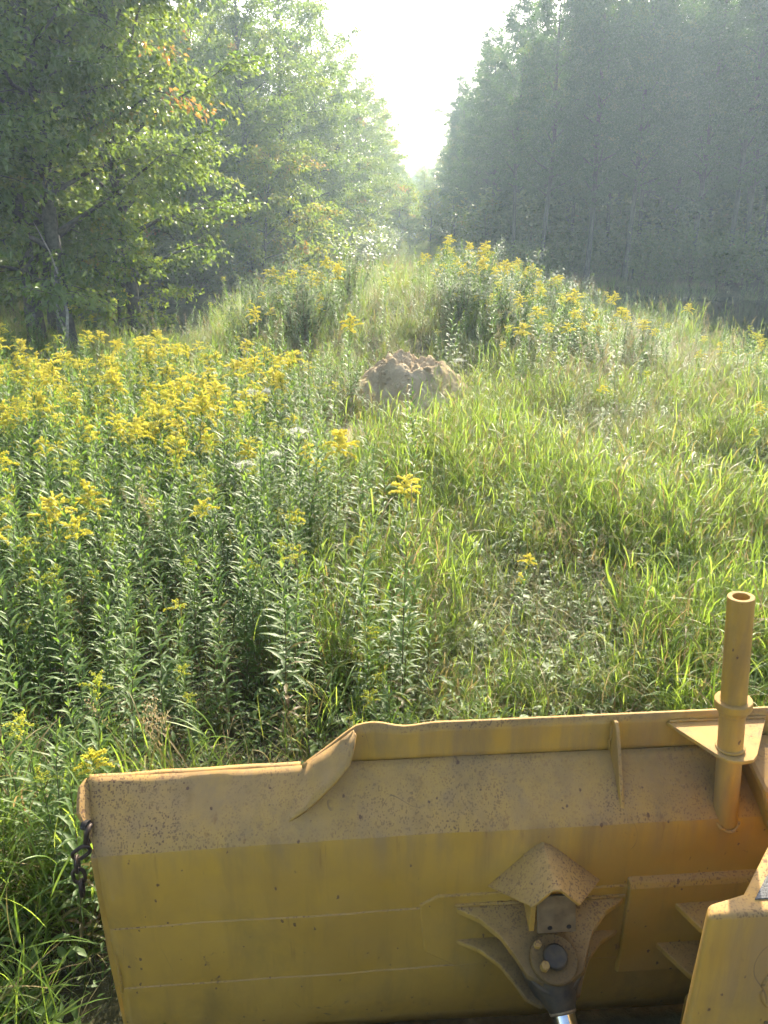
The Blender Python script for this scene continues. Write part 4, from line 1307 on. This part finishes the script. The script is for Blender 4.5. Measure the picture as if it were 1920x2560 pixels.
def scatter(name, coll, x, y, z, rz, tilt, tdir, scl, idx, label, cat):
    # nothing may grow through the steel: keep tall blades a leaf length off the blade
    u_ = x * EU[0] + y * EU[1]; v_ = x * EV[0] + y * EV[1]
    ok = ~((u_ > -1.06) & (v_ < 2.5)) if name in ('reed_grass', 'meadow_grass') else np.ones(len(x), bool)
    x, y, z, rz, tilt, tdir, scl, idx = (np.asarray(a)[ok] for a in (x, y, z, rz, tilt, tdir, scl, idx))
    n = len(x)
    me = bpy.data.meshes.new(name)
    me.vertices.add(n)
    me.vertices.foreach_set('co', np.stack([x, y, z], -1).astype(np.float32).ravel())
    a = me.attributes.new('rot', 'FLOAT_VECTOR', 'POINT')
    a.data.foreach_set('vector', np.stack([tilt * np.cos(tdir), tilt * np.sin(tdir), rz], -1).astype(np.float32).ravel())
    a = me.attributes.new('scl', 'FLOAT', 'POINT'); a.data.foreach_set('value', np.asarray(scl, np.float32))
    a = me.attributes.new('pick', 'INT', 'POINT'); a.data.foreach_set('value', np.asarray(idx, np.int32))
    o = link(name, me)
    ng = bpy.data.node_groups.new(name, 'GeometryNodeTree')
    ng.interface.new_socket('Geometry', in_out='INPUT', socket_type='NodeSocketGeometry')
    ng.interface.new_socket('Geometry', in_out='OUTPUT', socket_type='NodeSocketGeometry')
    gi = ng.nodes.new('NodeGroupInput'); go = ng.nodes.new('NodeGroupOutput')
    ip = ng.nodes.new('GeometryNodeInstanceOnPoints')
    ci = ng.nodes.new('GeometryNodeCollectionInfo')
    ci.inputs['Collection'].default_value = coll
    ci.inputs['Separate Children'].default_value = True
    ci.inputs['Reset Children'].default_value = True
    def attr(nm, ty):
        k = ng.nodes.new('GeometryNodeInputNamedAttribute'); k.data_type = ty; k.inputs[0].default_value = nm
        return [s for s in k.outputs if s.enabled and s.name == 'Attribute'][0]
    L = ng.links
    L.new(gi.outputs[0], ip.inputs['Points'])
    L.new(ci.outputs[0], ip.inputs['Instance'])
    ip.inputs['Pick Instance'].default_value = True
    L.new(attr('pick', 'INT'), ip.inputs['Instance Index'])
    L.new(attr('rot', 'FLOAT_VECTOR'), ip.inputs['Rotation'])
    L.new(attr('scl', 'FLOAT'), ip.inputs['Scale'])
    L.new(ip.outputs[0], go.inputs[0])
    md = o.modifiers.new('scatter', 'NODES'); md.node_group = ng
    tag(o, label, cat, kind='stuff')
    return o

# ---- where things may grow
def in_view(x, y, m=1.2):
    return (np.abs(x) < 0.56 * y + m) & (y > 1.3)
def clear_of_blade(x, y):
    u = x * EU[0] + y * EU[1]; v = x * EV[0] + y * EV[1]
    return (v > 2.42) | (u < -0.90)
def pile_d(x, y):
    return np.minimum(np.sqrt(((x - 0.40) / 1.00) ** 2 + ((y - 12.0) / 0.80) ** 2), np.sqrt(((x - 2.35) / 0.36) ** 2 + ((y - 13.2) / 0.27) ** 2))
def bare_d(x, y):
    return np.minimum(np.sqrt(((x + 0.1) / 0.95) ** 2 + ((y - 10.1) / 1.0) ** 2), np.sqrt(((x - 0.35) / 1.25) ** 2 + ((y - 11.0) / 0.55) ** 2) * 1.15)
def candidates(n, x0, x1, y0, y1, g, dens):
    """thin n random points by dens(x,y) in 0..1"""
    x = g.uniform(x0, x1, n); y = g.uniform(y0, y1, n)
    keep = in_view(x, y) & clear_of_blade(x, y) & (pond_depth(x, y) < 0.05) & (pile_d(x, y) > 1.0) & (g.random(n) < dens(x, y))
    return x[keep], y[keep]

g = np.random.default_rng(31)
# --- goldenrod density by place
def drift(x, y):        # the left drift
    edge = sstep(0.5, -0.6, x - (-0.10 * y + 0.1 + 0.35 * sstep(7.5, 5.5, y)) + (vnoise(x, y, 0.8) - 0.5) * 1.4)
    return edge * sstep(2.6, 3.4, y) * sstep(11.8, 10.2, y + (vnoise(x, y, 0.6) - .5) * 2)
def gold_dens(x, y):
    n1 = vnoise(x, y, 0.9)
    d = drift(x, y) * np.where(y < 6.0, 0.50 + 0.5 * (n1 > 0.38), 1.0) * 0.95
    # clump right of the pile, along the crown of the causeway
    c2 = np.exp(-(((x - 3.0) / 1.4) ** 2 + ((y - 16.5) / 2.2) ** 2)) * 1.9
    c2 += np.exp(-(((x - 1.3) / 1.0) ** 2 + ((y - 18.0) / 2.0) ** 2)) * 0.6
    c3 = np.exp(-(((x - 4.85) / 0.75) ** 2 + ((y - 14.6) / 0.9) ** 2)) * 1.1
    c4 = np.exp(-(((x - 6.6) / 0.9) ** 2 + ((y - 13.4) / 1.2) ** 2)) * 1.0
    c5 = np.exp(-(((x + 1.6) / 1.0) ** 2 + ((y - 17.0) / 1.8) ** 2)) * 1.1
    c6 = np.exp(-(((x + 0.7) / 0.55) ** 2 + ((y - 11.4) / 1.2) ** 2)) * 0.8
    sp = 0.035 + 0.10 * sstep(0.60, 0.75, vnoise(x + 40, y, 0.7)) * (y > 6)
    bare = sstep(0.7, 1.3, bare_d(x, y)) * (1 - 0.85 * np.exp(-(((x - 0.45) / 0.8) ** 2 + ((y - 18) / 4.5) ** 2)))
    bare = bare * (1 - 0.85 * np.exp(-(((x + 0.62) / 0.42) ** 2 + ((y - 3.35) / 0.40) ** 2)))
    d = np.maximum(d, 0.8 * (x < -1.15) * (y > 2.2) * (y < 3.6) * (n1 > 0.3))
    return np.clip(np.maximum.reduce([d, c2, c3, c4, c5, c6, sp * np.ones_like(d)]), 0, 1) * bare
gx_, gy_ = candidates(26000, -9, 9, 2.2, 24, g, lambda x, y: gold_dens(x, y) * np.clip(9.0 / y, 0.35, 1.0) * 0.75)
n = len(gx_)
yel = vnoise(gx_ + 11, gy_, 0.75)
def pick_variant(x, y, r1, yv):
    left = drift(x, y) > 0.3
    zone_far = y > 6.4 + 0.8 * (yv - 0.5)
    # full bloom in the back of the drift and on the far clumps; the front is mostly leafy
    pb = np.where(left, np.where(zone_far, 0.11 + 0.25 * (yv > 0.5), 0.02 * (y > 4.2)), np.where((y > 12), np.where((x > 1) & (x < 6), 0.17, 0.12), 0.03))
    pb = np.where(left & (x > -0.24 * y), pb * 0.55, pb)
    b = np.where(r1 < pb, np.where(r1 < pb * 0.45, 3, 2), np.where(r1 < pb + 0.16, 1, 0))
    return b
r1 = g.random(n)
bl = pick_variant(gx_, gy_, r1, yel)
choices = {0: [0, 1, 2, 3], 1: [4, 5], 2: [6, 7, 8, 14], 3: [9, 10, 11, 12, 13]}
vi = np.array([choices[b][int(g.integers(len(choices[b])))] for b in bl])
sc_ = g.uniform(0.68, 1.18, n) * np.where(gy_ > 12.5, 1.08, 1.0) * np.where((gx_ > 0.5) & (gy_ < 11), 0.72, 1.0)
sc_ *= np.where((gx_ > 4) & (gy_ > 12), 0.78, 1.0)
sc_ *= np.where(gy_ < 3.6, np.where(gx_ < -1.15, 0.86, 0.62), 1.0)
rz_ = g.uniform(0, 6.28, n); ti_ = np.abs(g.normal(0, 0.16, n)); td_ = g.uniform(0, 6.28, n)

# hand-placed plants that stand out in the photograph
heroes = [  # variant, x, y, scale, rz, tilt, tdir, label, separate leaves
    (0, -0.52, 3.55, 1.18, 0.3, 0.03, 1.0, 'tall unflowered goldenrod just behind the torn blade corner, in front of shade', True),
    (3, -1.28, 3.35, 0.85, 1.2, 0.06, 2.0, 'short leafy goldenrod sprig in the dark gap above the low left blade edge', True),
    (1, -1.02, 4.30, 1.08, 2.0, 0.05, 3.0, 'leafy goldenrod with long horizontal leaves, in the shaded left foreground', True),
    (2, -1.75, 4.75, 1.02, 0.8, 0.04, 4.0, 'pale leafy goldenrod with comb-like leaves right of the yellow-tipped group', True),
    (6, -1.95, 4.35, 0.98, 4.1, 0.05, 5.0, 'goldenrod with a small upright yellow tip, rightmost of the front left flowers', True),
    (9, -2.12, 4.62, 0.98, 3.1, 0.05, 0.5, 'goldenrod with a flat-topped golden plume in the front left group', True),
    (10, -2.45, 4.55, 1.0, 5.0, 0.06, 1.5, 'goldenrod with the broadest feathery yellow plume in the front left group', True),
    (8, -2.75, 4.85, 1.0, 1.7, 0.06, 2.5, 'goldenrod with a narrow yellow tip at the left of the front flowers', False),
    (6, -1.22, 5.00, 0.92, 2.7, 0.03, 3.5, 'goldenrod with one small yellow sprig in the middle of the leafy thicket', True),
    (7, -2.35, 3.75, 0.82, 0.9, 0.12, 4.5, 'low leaning goldenrod with a faded yellow plume near the left picture edge', False),
    (9, -0.30, 6.15, 1.05, 0.2, 0.05, 5.5, 'goldenrod with a bright dense plume left of the centre, below the bare soil', False),
    (10, 0.16, 5.55, 1.05, 1.4, 0.12, 4.6, 'goldenrod leaning right with a bright plume below the bare soil patch', False),
    (9, -1.75, 6.15, 1.0, 2.2, 0.06, 0.1, 'goldenrod with drooping gold plumes in the middle of the left thicket', False),
    (8, -2.05, 6.45, 1.0, 3.9, 0.05, 1.1, 'goldenrod with an upright gold plume left of the drooping one', False),
    (11, -0.55, 11.1, 1.22, 0.6, 0.03, 2.1, 'tall goldenrod with a big round plume left of the dirt pile', False),
    (11, -1.95, 12.4, 1.15, 2.6, 0.04, 3.1, 'bushy yellow goldenrod standing alone before the grey weeds', False),
    (11, -1.25, 17.2, 1.12, 1.1, 0.02, 4.1, 'highest goldenrod with a round yellow head, left on the skyline of the bank', False),
    (9, 3.05, 15.8, 1.08, 1.9, 0.03, 5.1, 'tall flowering goldenrod, tip standing above the bank right of centre', False),
    (11, 4.25, 15.2, 1.10, 0.7, 0.08, 0.7, 'goldenrod with arching plumes at the right end of the yellow bank', False),
    (10, 4.75, 14.3, 1.02, 3.3, 0.03, 1.7, 'goldenrod whose tip is highest in the small clump by the right pond', False),
    (6, 6.15, 13.0, 0.95, 4.4, 0.04, 2.7, 'goldenrod with a yellow tuft at the right pond bank', False),
    (6, 0.95, 4.75, 0.62, 5.4, 0.10, 3.7, 'small yellow-flowered goldenrod low in the bright grass right of centre', False),
    (1, 0.85, 6.6, 0.80, 0.4, 0.05, 4.7, 'pale leafy goldenrod shoot in the grass below the dirt pile', False),
    (2, 2.35, 5.5, 0.78, 1.3, 0.05, 5.7, 'leafy goldenrod shoot in the bright grass at the right', False),
    (5, -0.12, 4.55, 1.02, 2.4, 0.06, 0.9, 'budding goldenrod at the border between thicket and bright grass', True),
]
for (i, x, y, s, rz, ti, td, lab, sep) in heroes:
    goldenrod_thing(i, x, y, s, rz, lab, 'standout goldenrod plants', ti, td, sep)
hx = np.array([h[1] for h in heroes]); hy = np.array([h[2] for h in heroes])
far_enough = np.min((gx_[:, None] - hx) ** 2 + (gy_[:, None] - hy) ** 2, 1) > 0.10 ** 2
# keep open the gap in the leafy foreground and the strip in front of the nearest plants
far_enough &= ~((np.abs(gx_ + 0.55) < 0.28) & (gy_ < 3.75))
gx_, gy_, vi, sc_, rz_, ti_, td_, bl = (a[far_enough] for a in (gx_, gy_, vi, sc_, rz_, ti_, td_, bl))
dist = np.hypot(gx_, gy_)
inside = (np.abs(gx_) < 0.52 * gy_ + 0.1)
order = np.argsort(np.where(inside, dist / sc_, 99))
single, mass = order[:265], order[265:]
looks = {0: 'leafy goldenrod without flowers', 1: 'goldenrod with greenish unopened buds', 2: 'goldenrod with a slim yellow tip', 3: 'goldenrod with a full yellow plume'}
for k in single:
    x, y = gx_[k], gy_[k]
    if x > 0.25: pos = 'in the bright grass right of the thicket'
    else:
        ratio = x / y
        side = 'far left' if ratio < -0.34 else ('left' if ratio < -0.20 else 'middle')
        pos = {'far left': 'at the left picture edge', 'left': 'left in the thicket', 'middle': 'at the thicket right margin'}[side]
        pos += ', close behind the blade' if y < 3.9 else (', second rank from the blade' if y < 4.7 else ', farther back')
    goldenrod_thing(int(vi[k]), float(x), float(y), float(sc_[k]), float(rz_[k]), f'{looks[int(bl[k])]} {pos}', 'goldenrod stems of the near thicket', float(ti_[k]), float(td_[k]))
gz_ = ground_z(gx_, gy_)
gold_coll = proto_collection('goldenrod_source', [a[4] for a in GR])
scatter('goldenrod_field', gold_coll, gx_[mass], gy_[mass], gz_[mass], rz_[mass], ti_[mass], td_[mass], sc_[mass], vi[mass],
        'mass of goldenrod across the clearing, yellow at the left and on the bank', 'goldenrod')

# --- grasses
reeds = [reed_clump(600 + k) for k in range(6)] + [reed_clump(620 + k, 6, 0.3, 0.6, 0.35) for k in range(2)]
def reed_dens(x, y):
    right = sstep(-0.5, 0.5, x + 0.06 * y + (vnoise(x, y, 0.9) - .5) * 0.9)
    n1 = vnoise(x + 7, y + 3, 0.75)
    d = right * np.maximum(0.14 + 0.86 * sstep(0.40, 0.54, n1), 0.8 * (y < 4.2)) * sstep(15, 9, y)
    d = np.maximum(d, 0.12 * sstep(13, 12, y) * (1 - right))
    d = np.maximum(d, (y < 3.0) * (x < -0.6) * 0.8)
    d = np.maximum(d, 0.5 * sstep(10.5, 12, y) * sstep(-2.0, -3.0, x))
    d = np.maximum(d, 0.22 * (y > 10))
    return d * sstep(0.75, 1.25, bare_d(x, y)) * sstep(1.0, 1.18, pile_d(x, y))
x, y = candidates(42000, -12, 13, 1.3, 30, g, lambda x, y: reed_dens(x, y) * np.clip(6.5 / y, 0.25, 1.0))
n = len(x)
scatter('reed_grass', proto_collection('reed_source', reeds), x, y, ground_z(x, y), g.uniform(0, 6.28, n), np.abs(g.normal(0, 0.12, n)), g.uniform(0, 6.28, n),
        g.uniform(0.6, 1.05, n) * (0.70 + 0.45 * sstep(0.35, 0.65, vnoise(x + 7, y + 3, 0.75))), g.integers(0, 8, n), 'bright broad-bladed grass filling the right of the clearing', 'grass')
tufts = [fine_tuft(640 + k, dry=0.25 + 0.12 * k) for k in range(5)] + [fine_tuft(650 + k, 40, 0.3, 0.7, 0.08 + 0.1 * k, 0.0022) for k in range(3)] + [seed_grass(660), seed_grass(661)]
def tuft_dens(x, y):
    d = 0.30 + 0.70 * sstep(0.30, 0.60, vnoise(x + 17, y, 0.9))
    d = np.where(drift(x, y) > 0.4, 0.16, d)
    return d * sstep(0.45, 1.1, bare_d(x, y)) * sstep(0.98, 1.12, pile_d(x, y))
x, y = candidates(72000, -16, 16, 1.3, 46, g, lambda x, y: tuft_dens(x, y) * np.clip(6.5 / y, 0.22, 1.0))
n = len(x)
straw = vnoise(x + 5, y + 9, 0.55) + 0.22 * (x > 2) - 0.12 * (y < 5)
pk = np.where(straw > 0.56, g.integers(2, 5, n), np.where(g.random(n) < 0.5, g.integers(5, 8, n), g.integers(0, 3, n)))
pk = np.where(g.random(n) < np.where(y > 9, 0.03, 0.008), g.integers(8, 10, n), pk)
scatter('meadow_grass', proto_collection('tuft_source', tufts), x, y, ground_z(x, y), g.uniform(0, 6.28, n), np.abs(g.normal(0, 0.10, n)), g.uniform(0, 6.28, n),
        g.uniform(0.65, 1.25, n) * np.where(y > 11, 1.15, 1.0) * np.where((x < -4) & (y > 15), 0.7, 1.0), pk, 'fine green and straw-coloured grass covering the clearing', 'grass')
x = g.uniform(-6, 9, 5200); y = g.uniform(26, 92, 5200)
keep = (np.abs(x - 0.04 * y - 0.3) < 3.6) & (pond_depth(x, y) < 0.0)
x, y = x[keep], y[keep]; n = len(x)
scatter('trail_grass', proto_collection('trail_source', tufts[5:8] + reeds[:3]), x, y, ground_z(x, y), g.uniform(0, 6.28, n), np.abs(g.normal(0, 0.1, n)), g.uniform(0, 6.28, n),
        g.uniform(0.9, 1.5, n), g.integers(0, 6, n), 'tall grass growing over the trail under the sky gap', 'grass')
forbs = [forb(670 + k) for k in range(4)]
x, y = candidates(16000, -10, 10, 1.3, 20, g, lambda x, y: (0.45 + 0.55 * vnoise(x, y, 1.2)) * np.clip(6 / y, 0.3, 1) * sstep(0.8, 1.3, bare_d(x, y)))
n = len(x)
scatter('ground_weeds', proto_collection('forb_source', forbs), x, y, ground_z(x, y), g.uniform(0, 6.28, n), np.abs(g.normal(0, 0.1, n)), g.uniform(0, 6.28, n),
        g.uniform(0.6, 1.3, n), g.integers(0, 4, n), 'low leafy weeds under the grass and goldenrod', 'weeds')

# sparse blades growing on the flanks of the dirt pile
a_ = g.uniform(2.6, 6.9, 46); r_ = g.uniform(0.62, 1.18, 46)
x = 0.40 + 1.12 * r_ * np.cos(a_); y = 12.0 + 0.95 * r_ * np.sin(a_)
zz = np.array([float(pv_[np.argmin((pv_[:, 0] - (q - 0.40)) ** 2 + (pv_[:, 1] - (w - 12.0)) ** 2), 2]) + pile.location.z if f < 1 else float(ground_z(q, w)) for q, w, f in zip(x, y, r_)])
n = len(x)
scatter('pile_grass', proto_collection('pile_grass_source', [reeds[6], reeds[7], tufts[1], tufts[3]]), x, y, zz, g.uniform(0, 6.28, n), np.abs(g.normal(0, 0.2, n)), g.uniform(0, 6.28, n),
        g.uniform(0.3, 0.7, n), g.integers(0, 4, n), 'sparse grass sprouting on the flanks of the dirt pile', 'grass')

# --- grey-green willow shrubs behind the pile
willow = [bush_mesh(700 + k, 2400, 0.70, 1.50, 0.095, 0.12, 'willow_leaf', 'foliage') for k in range(3)]
for k, (x, y, s, lab) in enumerate([
    (-2.75, 16.4, 1.0, 'grey-green willow shrub at the left foot of the bank'),
    (-1.55, 15.2, 1.05, 'grey-green willow shrub nearest left behind the dirt pile'),
    (-2.3, 18.6, 1.15, 'grey-green willow shrub against the left pond'),
    (1.55, 15.6, 1.1, 'dark stemmed willow shrub right behind the dirt pile'),
    (2.4, 15.0, 1.0, 'dark willow shrub under the yellow bank right of the pile'),
    (-3.4, 20.6, 0.9, 'low willow shrub at the pond edge left of the bank'),
    (-2.0, 17.0, 1.15, 'tall grey-green willow shrub at the left shoulder of the hump'),
    (-0.85, 18.0, 0.95, 'willow shrub on the crest left of the grassy saddle'),
    (2.05, 17.3, 1.05, 'willow shrub on the crest right of the grassy saddle'),
    (3.1, 17.2, 1.15, 'tall willow shrub among the yellow flowers on the right shoulder'),
    (4.0, 16.2, 1.0, 'willow shrub at the right foot of the hump near the pond'),
    (4.9, 14.9, 0.8, 'rounded willow shrub under the flowers by the right pond')]):
    o = empty('willow_shrub', (x, y, float(ground_z(x, y))), k * 1.1, s)
    f = link('foliage', willow[k % 3], o); f['kind'] = 'stuff'
    tag(o, lab, 'shrub', 'willow shrubs on the bank')

# --- white boneset
def boneset(seed):
    g = np.random.default_rng(seed)
    st, fo, fl, _ = goldenrod_geo(seed, 0.95, 0, 26, 0.04, 0.13, 0.15)
    W = Geo()
    for i in range(16):
        a = g.uniform(0, 6.28); rr = g.uniform(0, 0.13)
        top = np.array([rr * math.cos(a), rr * math.sin(a), 1.0 - rr * 0.35 + g.normal(0, 0.01)])
        b = np.array([0.02 * math.cos(a), 0.02 * math.sin(a), 0.82])
        st.add(*tube(np.array([b, (b + top) / 2 + [0, 0, -0.015], top]), np.array([.002, .0016, .001]), 3))
        nf = 30
        c = top + g.normal(0, 1, (nf, 3)) * [0.020, 0.020, 0.007]
        d = unit(g.normal(0, 0.5, (nf, 3)) + [0, 0, 1]); r1 = unit(np.cross(d, g.normal(0, 1, (nf, 3)))); r2 = np.cross(d, r1); s = 0.0055
        W.add(np.stack([c + r1 * s, c + r2 * s, c - r1 * s, c - r2 * s], 1).reshape(-1, 3), np.arange(nf * 4).reshape(-1, 4), np.repeat(g.uniform(0.2, 1, nf), 4))
    return st.mesh('stem', [M['stem']]), fo.mesh('foliage', [M['goldenrod_leaf']]), W.mesh('flower_head', [M['white_flower']], False)
bs = [boneset(720), boneset(721)]
for k, (x, y, s, lab) in enumerate([
    (-1.55, 8.9, 1.0, 'white flat-topped boneset in the yellow drift, farthest back of three'),
    (-1.40, 9.05, 0.96, 'white flat-topped boneset beside the farthest back one in the drift'),
    (-0.78, 6.75, 1.05, 'white-headed boneset at the right margin of the leafy thicket'),
    (-0.95, 6.35, 0.95, 'white-headed boneset in front of its neighbour in the thicket'),
    (-1.18, 6.25, 0.9, 'small white boneset left of the other two in the thicket'),
    (1.12, 11.55, 0.85, 'cream-white boneset in front of the right side of the dirt pile')]):
    o = empty('boneset', (x, y, float(ground_z(x, y))), k * 1.3, s)
    a, b, c = bs[k % 2]
    link('stem', a, o); f = link('foliage', b, o); f['kind'] = 'stuff'; link('flower_head', c, o)
    tag(o, lab, 'white flower', 'white boneset plants')

# --- undergrowth and litter of the woods
ub = [bush_mesh(740 + k, 1000, 0.9, 1.5, 0.11, 0.30, 'broad_leaf') for k in range(4)]
def under(x, y):
    edge = np.where(x < 2, (y > 34.0) | (x < -11.5), y > 37.2 - 0.15 * (x - 8))
    trail = np.abs(x - 0.04 * y - 0.3) < np.where(y > 45, 2.1, 3.6)
    return edge * (~trail) * 1.0
x = g.uniform(-34, 40, 5200); y = g.uniform(15, 120, 5200)
keep = (under(x, y) > 0) & (pond_depth(x, y) < 0.0) & (np.abs(x) < 0.62 * y + 3) & (g.random(len(x)) < np.clip(45 / y, 0.3, 1))
x, y = x[keep], y[keep]; n = len(x)
scatter('undergrowth', proto_collection('undergrowth_source', ub), x, y, ground_z(x, y), g.uniform(0, 6.28, n), np.abs(g.normal(0, 0.1, n)), g.uniform(0, 6.28, n),
        g.uniform(0.7, 1.9, n) * np.where((x > 6) & (y > 44), 1.7, 1.0), g.integers(0, 4, n), 'dark leafy undergrowth beneath the trees on both sides', 'undergrowth')
# far wood that closes every gap between the trunks
fx = np.concatenate([g.uniform(-75, -8, 150), g.uniform(9, 60, 170), g.uniform(-60, 70, 120)])
fy = np.concatenate([g.uniform(62, 110, 150), g.uniform(60, 95, 170), g.uniform(155, 190, 120)])
n = len(fx)
def whole(kind, i):
    w, c = TREE[kind, i]
    vw = np.empty(len(w.vertices) * 3, np.float32); w.vertices.foreach_get('co', vw)
    return w, c
far_src = bpy.data.collections.new('far_wood_source')
for k, key in enumerate([('broad', 0), ('broad', 2), ('pole', 1), ('pole', 3)]):
    sub = bpy.data.collections.new(f'far_wood_source_{k}')
    for me in TREE[key]:
        sub.objects.link(bpy.data.objects.new(f'far_wood_piece_{k}', me))
    far_src.children.link(sub)
scatter('far_wood', far_src, fx, fy, ground_z(fx, fy), g.uniform(0, 6.28, n), np.zeros(n), np.zeros(n), g.uniform(0.85, 1.1, n), g.integers(0, 4, n),
        'far wood behind the front trees, one dark mass of crowns', 'woods')

# sedges standing in the shallow edge of the right pond
x = g.uniform(6.8, 26, 2600); y = g.uniform(11, 37.5, 2600)
pd_ = pond_depth(x, y)
keep = (pd_ > -0.3) & (pd_ < 1.3 + 1.2 * vnoise(x, y, 0.5)) & (np.abs(x) < 0.58 * y + 1) & (vnoise(x + 3, y, 0.6) > 0.36)
x, y = x[keep], y[keep]; n = len(x)
scatter('pond_sedge', proto_collection('sedge_source', tufts[5:8] + reeds[:2]), x, y, np.maximum(ground_z(x, y), -0.45), g.uniform(0, 6.28, n), np.abs(g.normal(0, 0.08, n)), g.uniform(0, 6.28, n),
        g.uniform(0.9, 1.5, n), g.integers(0, 5, n), 'shaded sedge standing in the shallow edge of the right pond', 'sedge')
# --- pale forked snag by the left trunk
def snag():
    G = Geo()
    G.add(*tube(np.array([[0, 0, -.1], [0.02, 0, 0.5], [0.10, 0.02, 1.0], [0.04, .03, 1.7], [-0.10, .03, 2.25], [-0.32, .0, 2.8]]), np.array([.045, .038, .03, .022, .016, .006]), 7))
    G.add(*tube(np.array([[0.03, 0, 0.55], [-0.10, 0, 0.95], [-0.13, .02, 1.4], [-0.05, .03, 1.78], [0.03, .03, 1.72]]), np.array([.026, .024, .02, .014, .008]), 7))
    return G.mesh('dead_snag', [M['dead_wood']])
o = link('dead_snag', snag()); o.location = (-6.72, 16.5, float(ground_z(-6.72, 16.5)))
tag(o, 'pale bare forked snag in front of the straight left trunk', 'dead branch')
# --- one yellow daisy-like flower in the right grass
def daisy():
    G = Geo()
    G.add(*tube(np.array([[0, 0, -.02], [0.01, 0, .4], [0.0, 0.02, .82]]), np.array([.003, .0025, .002]), 4), 0.4, 0)
    n = 11; a = np.linspace(0, 6.28, n, endpoint=False)
    C, S, F = leaf_arc(np.tile([0, 0.02, 0.82], (n, 1)).astype(float), a, np.full(n, 0.35), np.full(n, 0.05), np.full(n, 0.011), np.full(n, 0.6), 4, 0.1)
    v, q, r_ = ribbons(C, S); G.add(v, q, 0.95, 1)
    n = 7; a = np.linspace(0, 40, n)
    C, S, F = leaf_arc(np.stack([np.zeros(n), np.zeros(n), np.linspace(.1, .7, n)], -1), a, np.full(n, 0.6), np.full(n, 0.11), np.full(n, 0.012), np.full(n, 0.9), 5, 0.2)
    v, q, r_ = ribbons(C, S, F); G.add(v, q, 0.5, 2)
    return G.mesh('yellow_daisy', [M['stem'], M['goldenrod_flower'], M['goldenrod_leaf']])
dm = daisy()
for (x, y, s, lab) in [(4.65, 11.2, 1.0, 'single yellow daisy flower in the right grass below the pond clump'), (2.0, 3.9, 0.7, 'small yellow daisy low in the grass behind the blade rib')]:
    o = link('yellow_daisy', dm); o.location = (x, y, float(ground_z(x, y))); o.scale = (s, s, s)
    tag(o, lab, 'yellow flower')
# ------------------------------------------------------------------ haze
def haze_box():
    m, nt, out = new_mat('haze_air')
    pv = nd(nt, 'ShaderNodeVolumePrincipled', inp={'Color': (0.66, 0.85, 1.0, 1), 'Density': 0.0019, 'Anisotropy': 0.42})
    nt.links.new(pv.outputs[0], out.inputs['Volume'])
    x0, x1, y0, y1, z0, z1 = -110, 115, -12, 215, -2.2, 17.5
    v = [(x, y, z) for z in (z0, z1) for x, y in ((x0, y0), (x1, y0), (x1, y1), (x0, y1))]
    q = [(3, 2, 1, 0), (4, 5, 6, 7), (0, 1, 5, 4), (1, 2, 6, 5), (2, 3, 7, 6), (3, 0, 4, 7)]
    o = link('haze', mesh_np('haze', v, q, m, smooth=False))
    tag(o, 'bright summer haze hanging over the whole clearing', 'haze', kind='stuff')
haze_box()
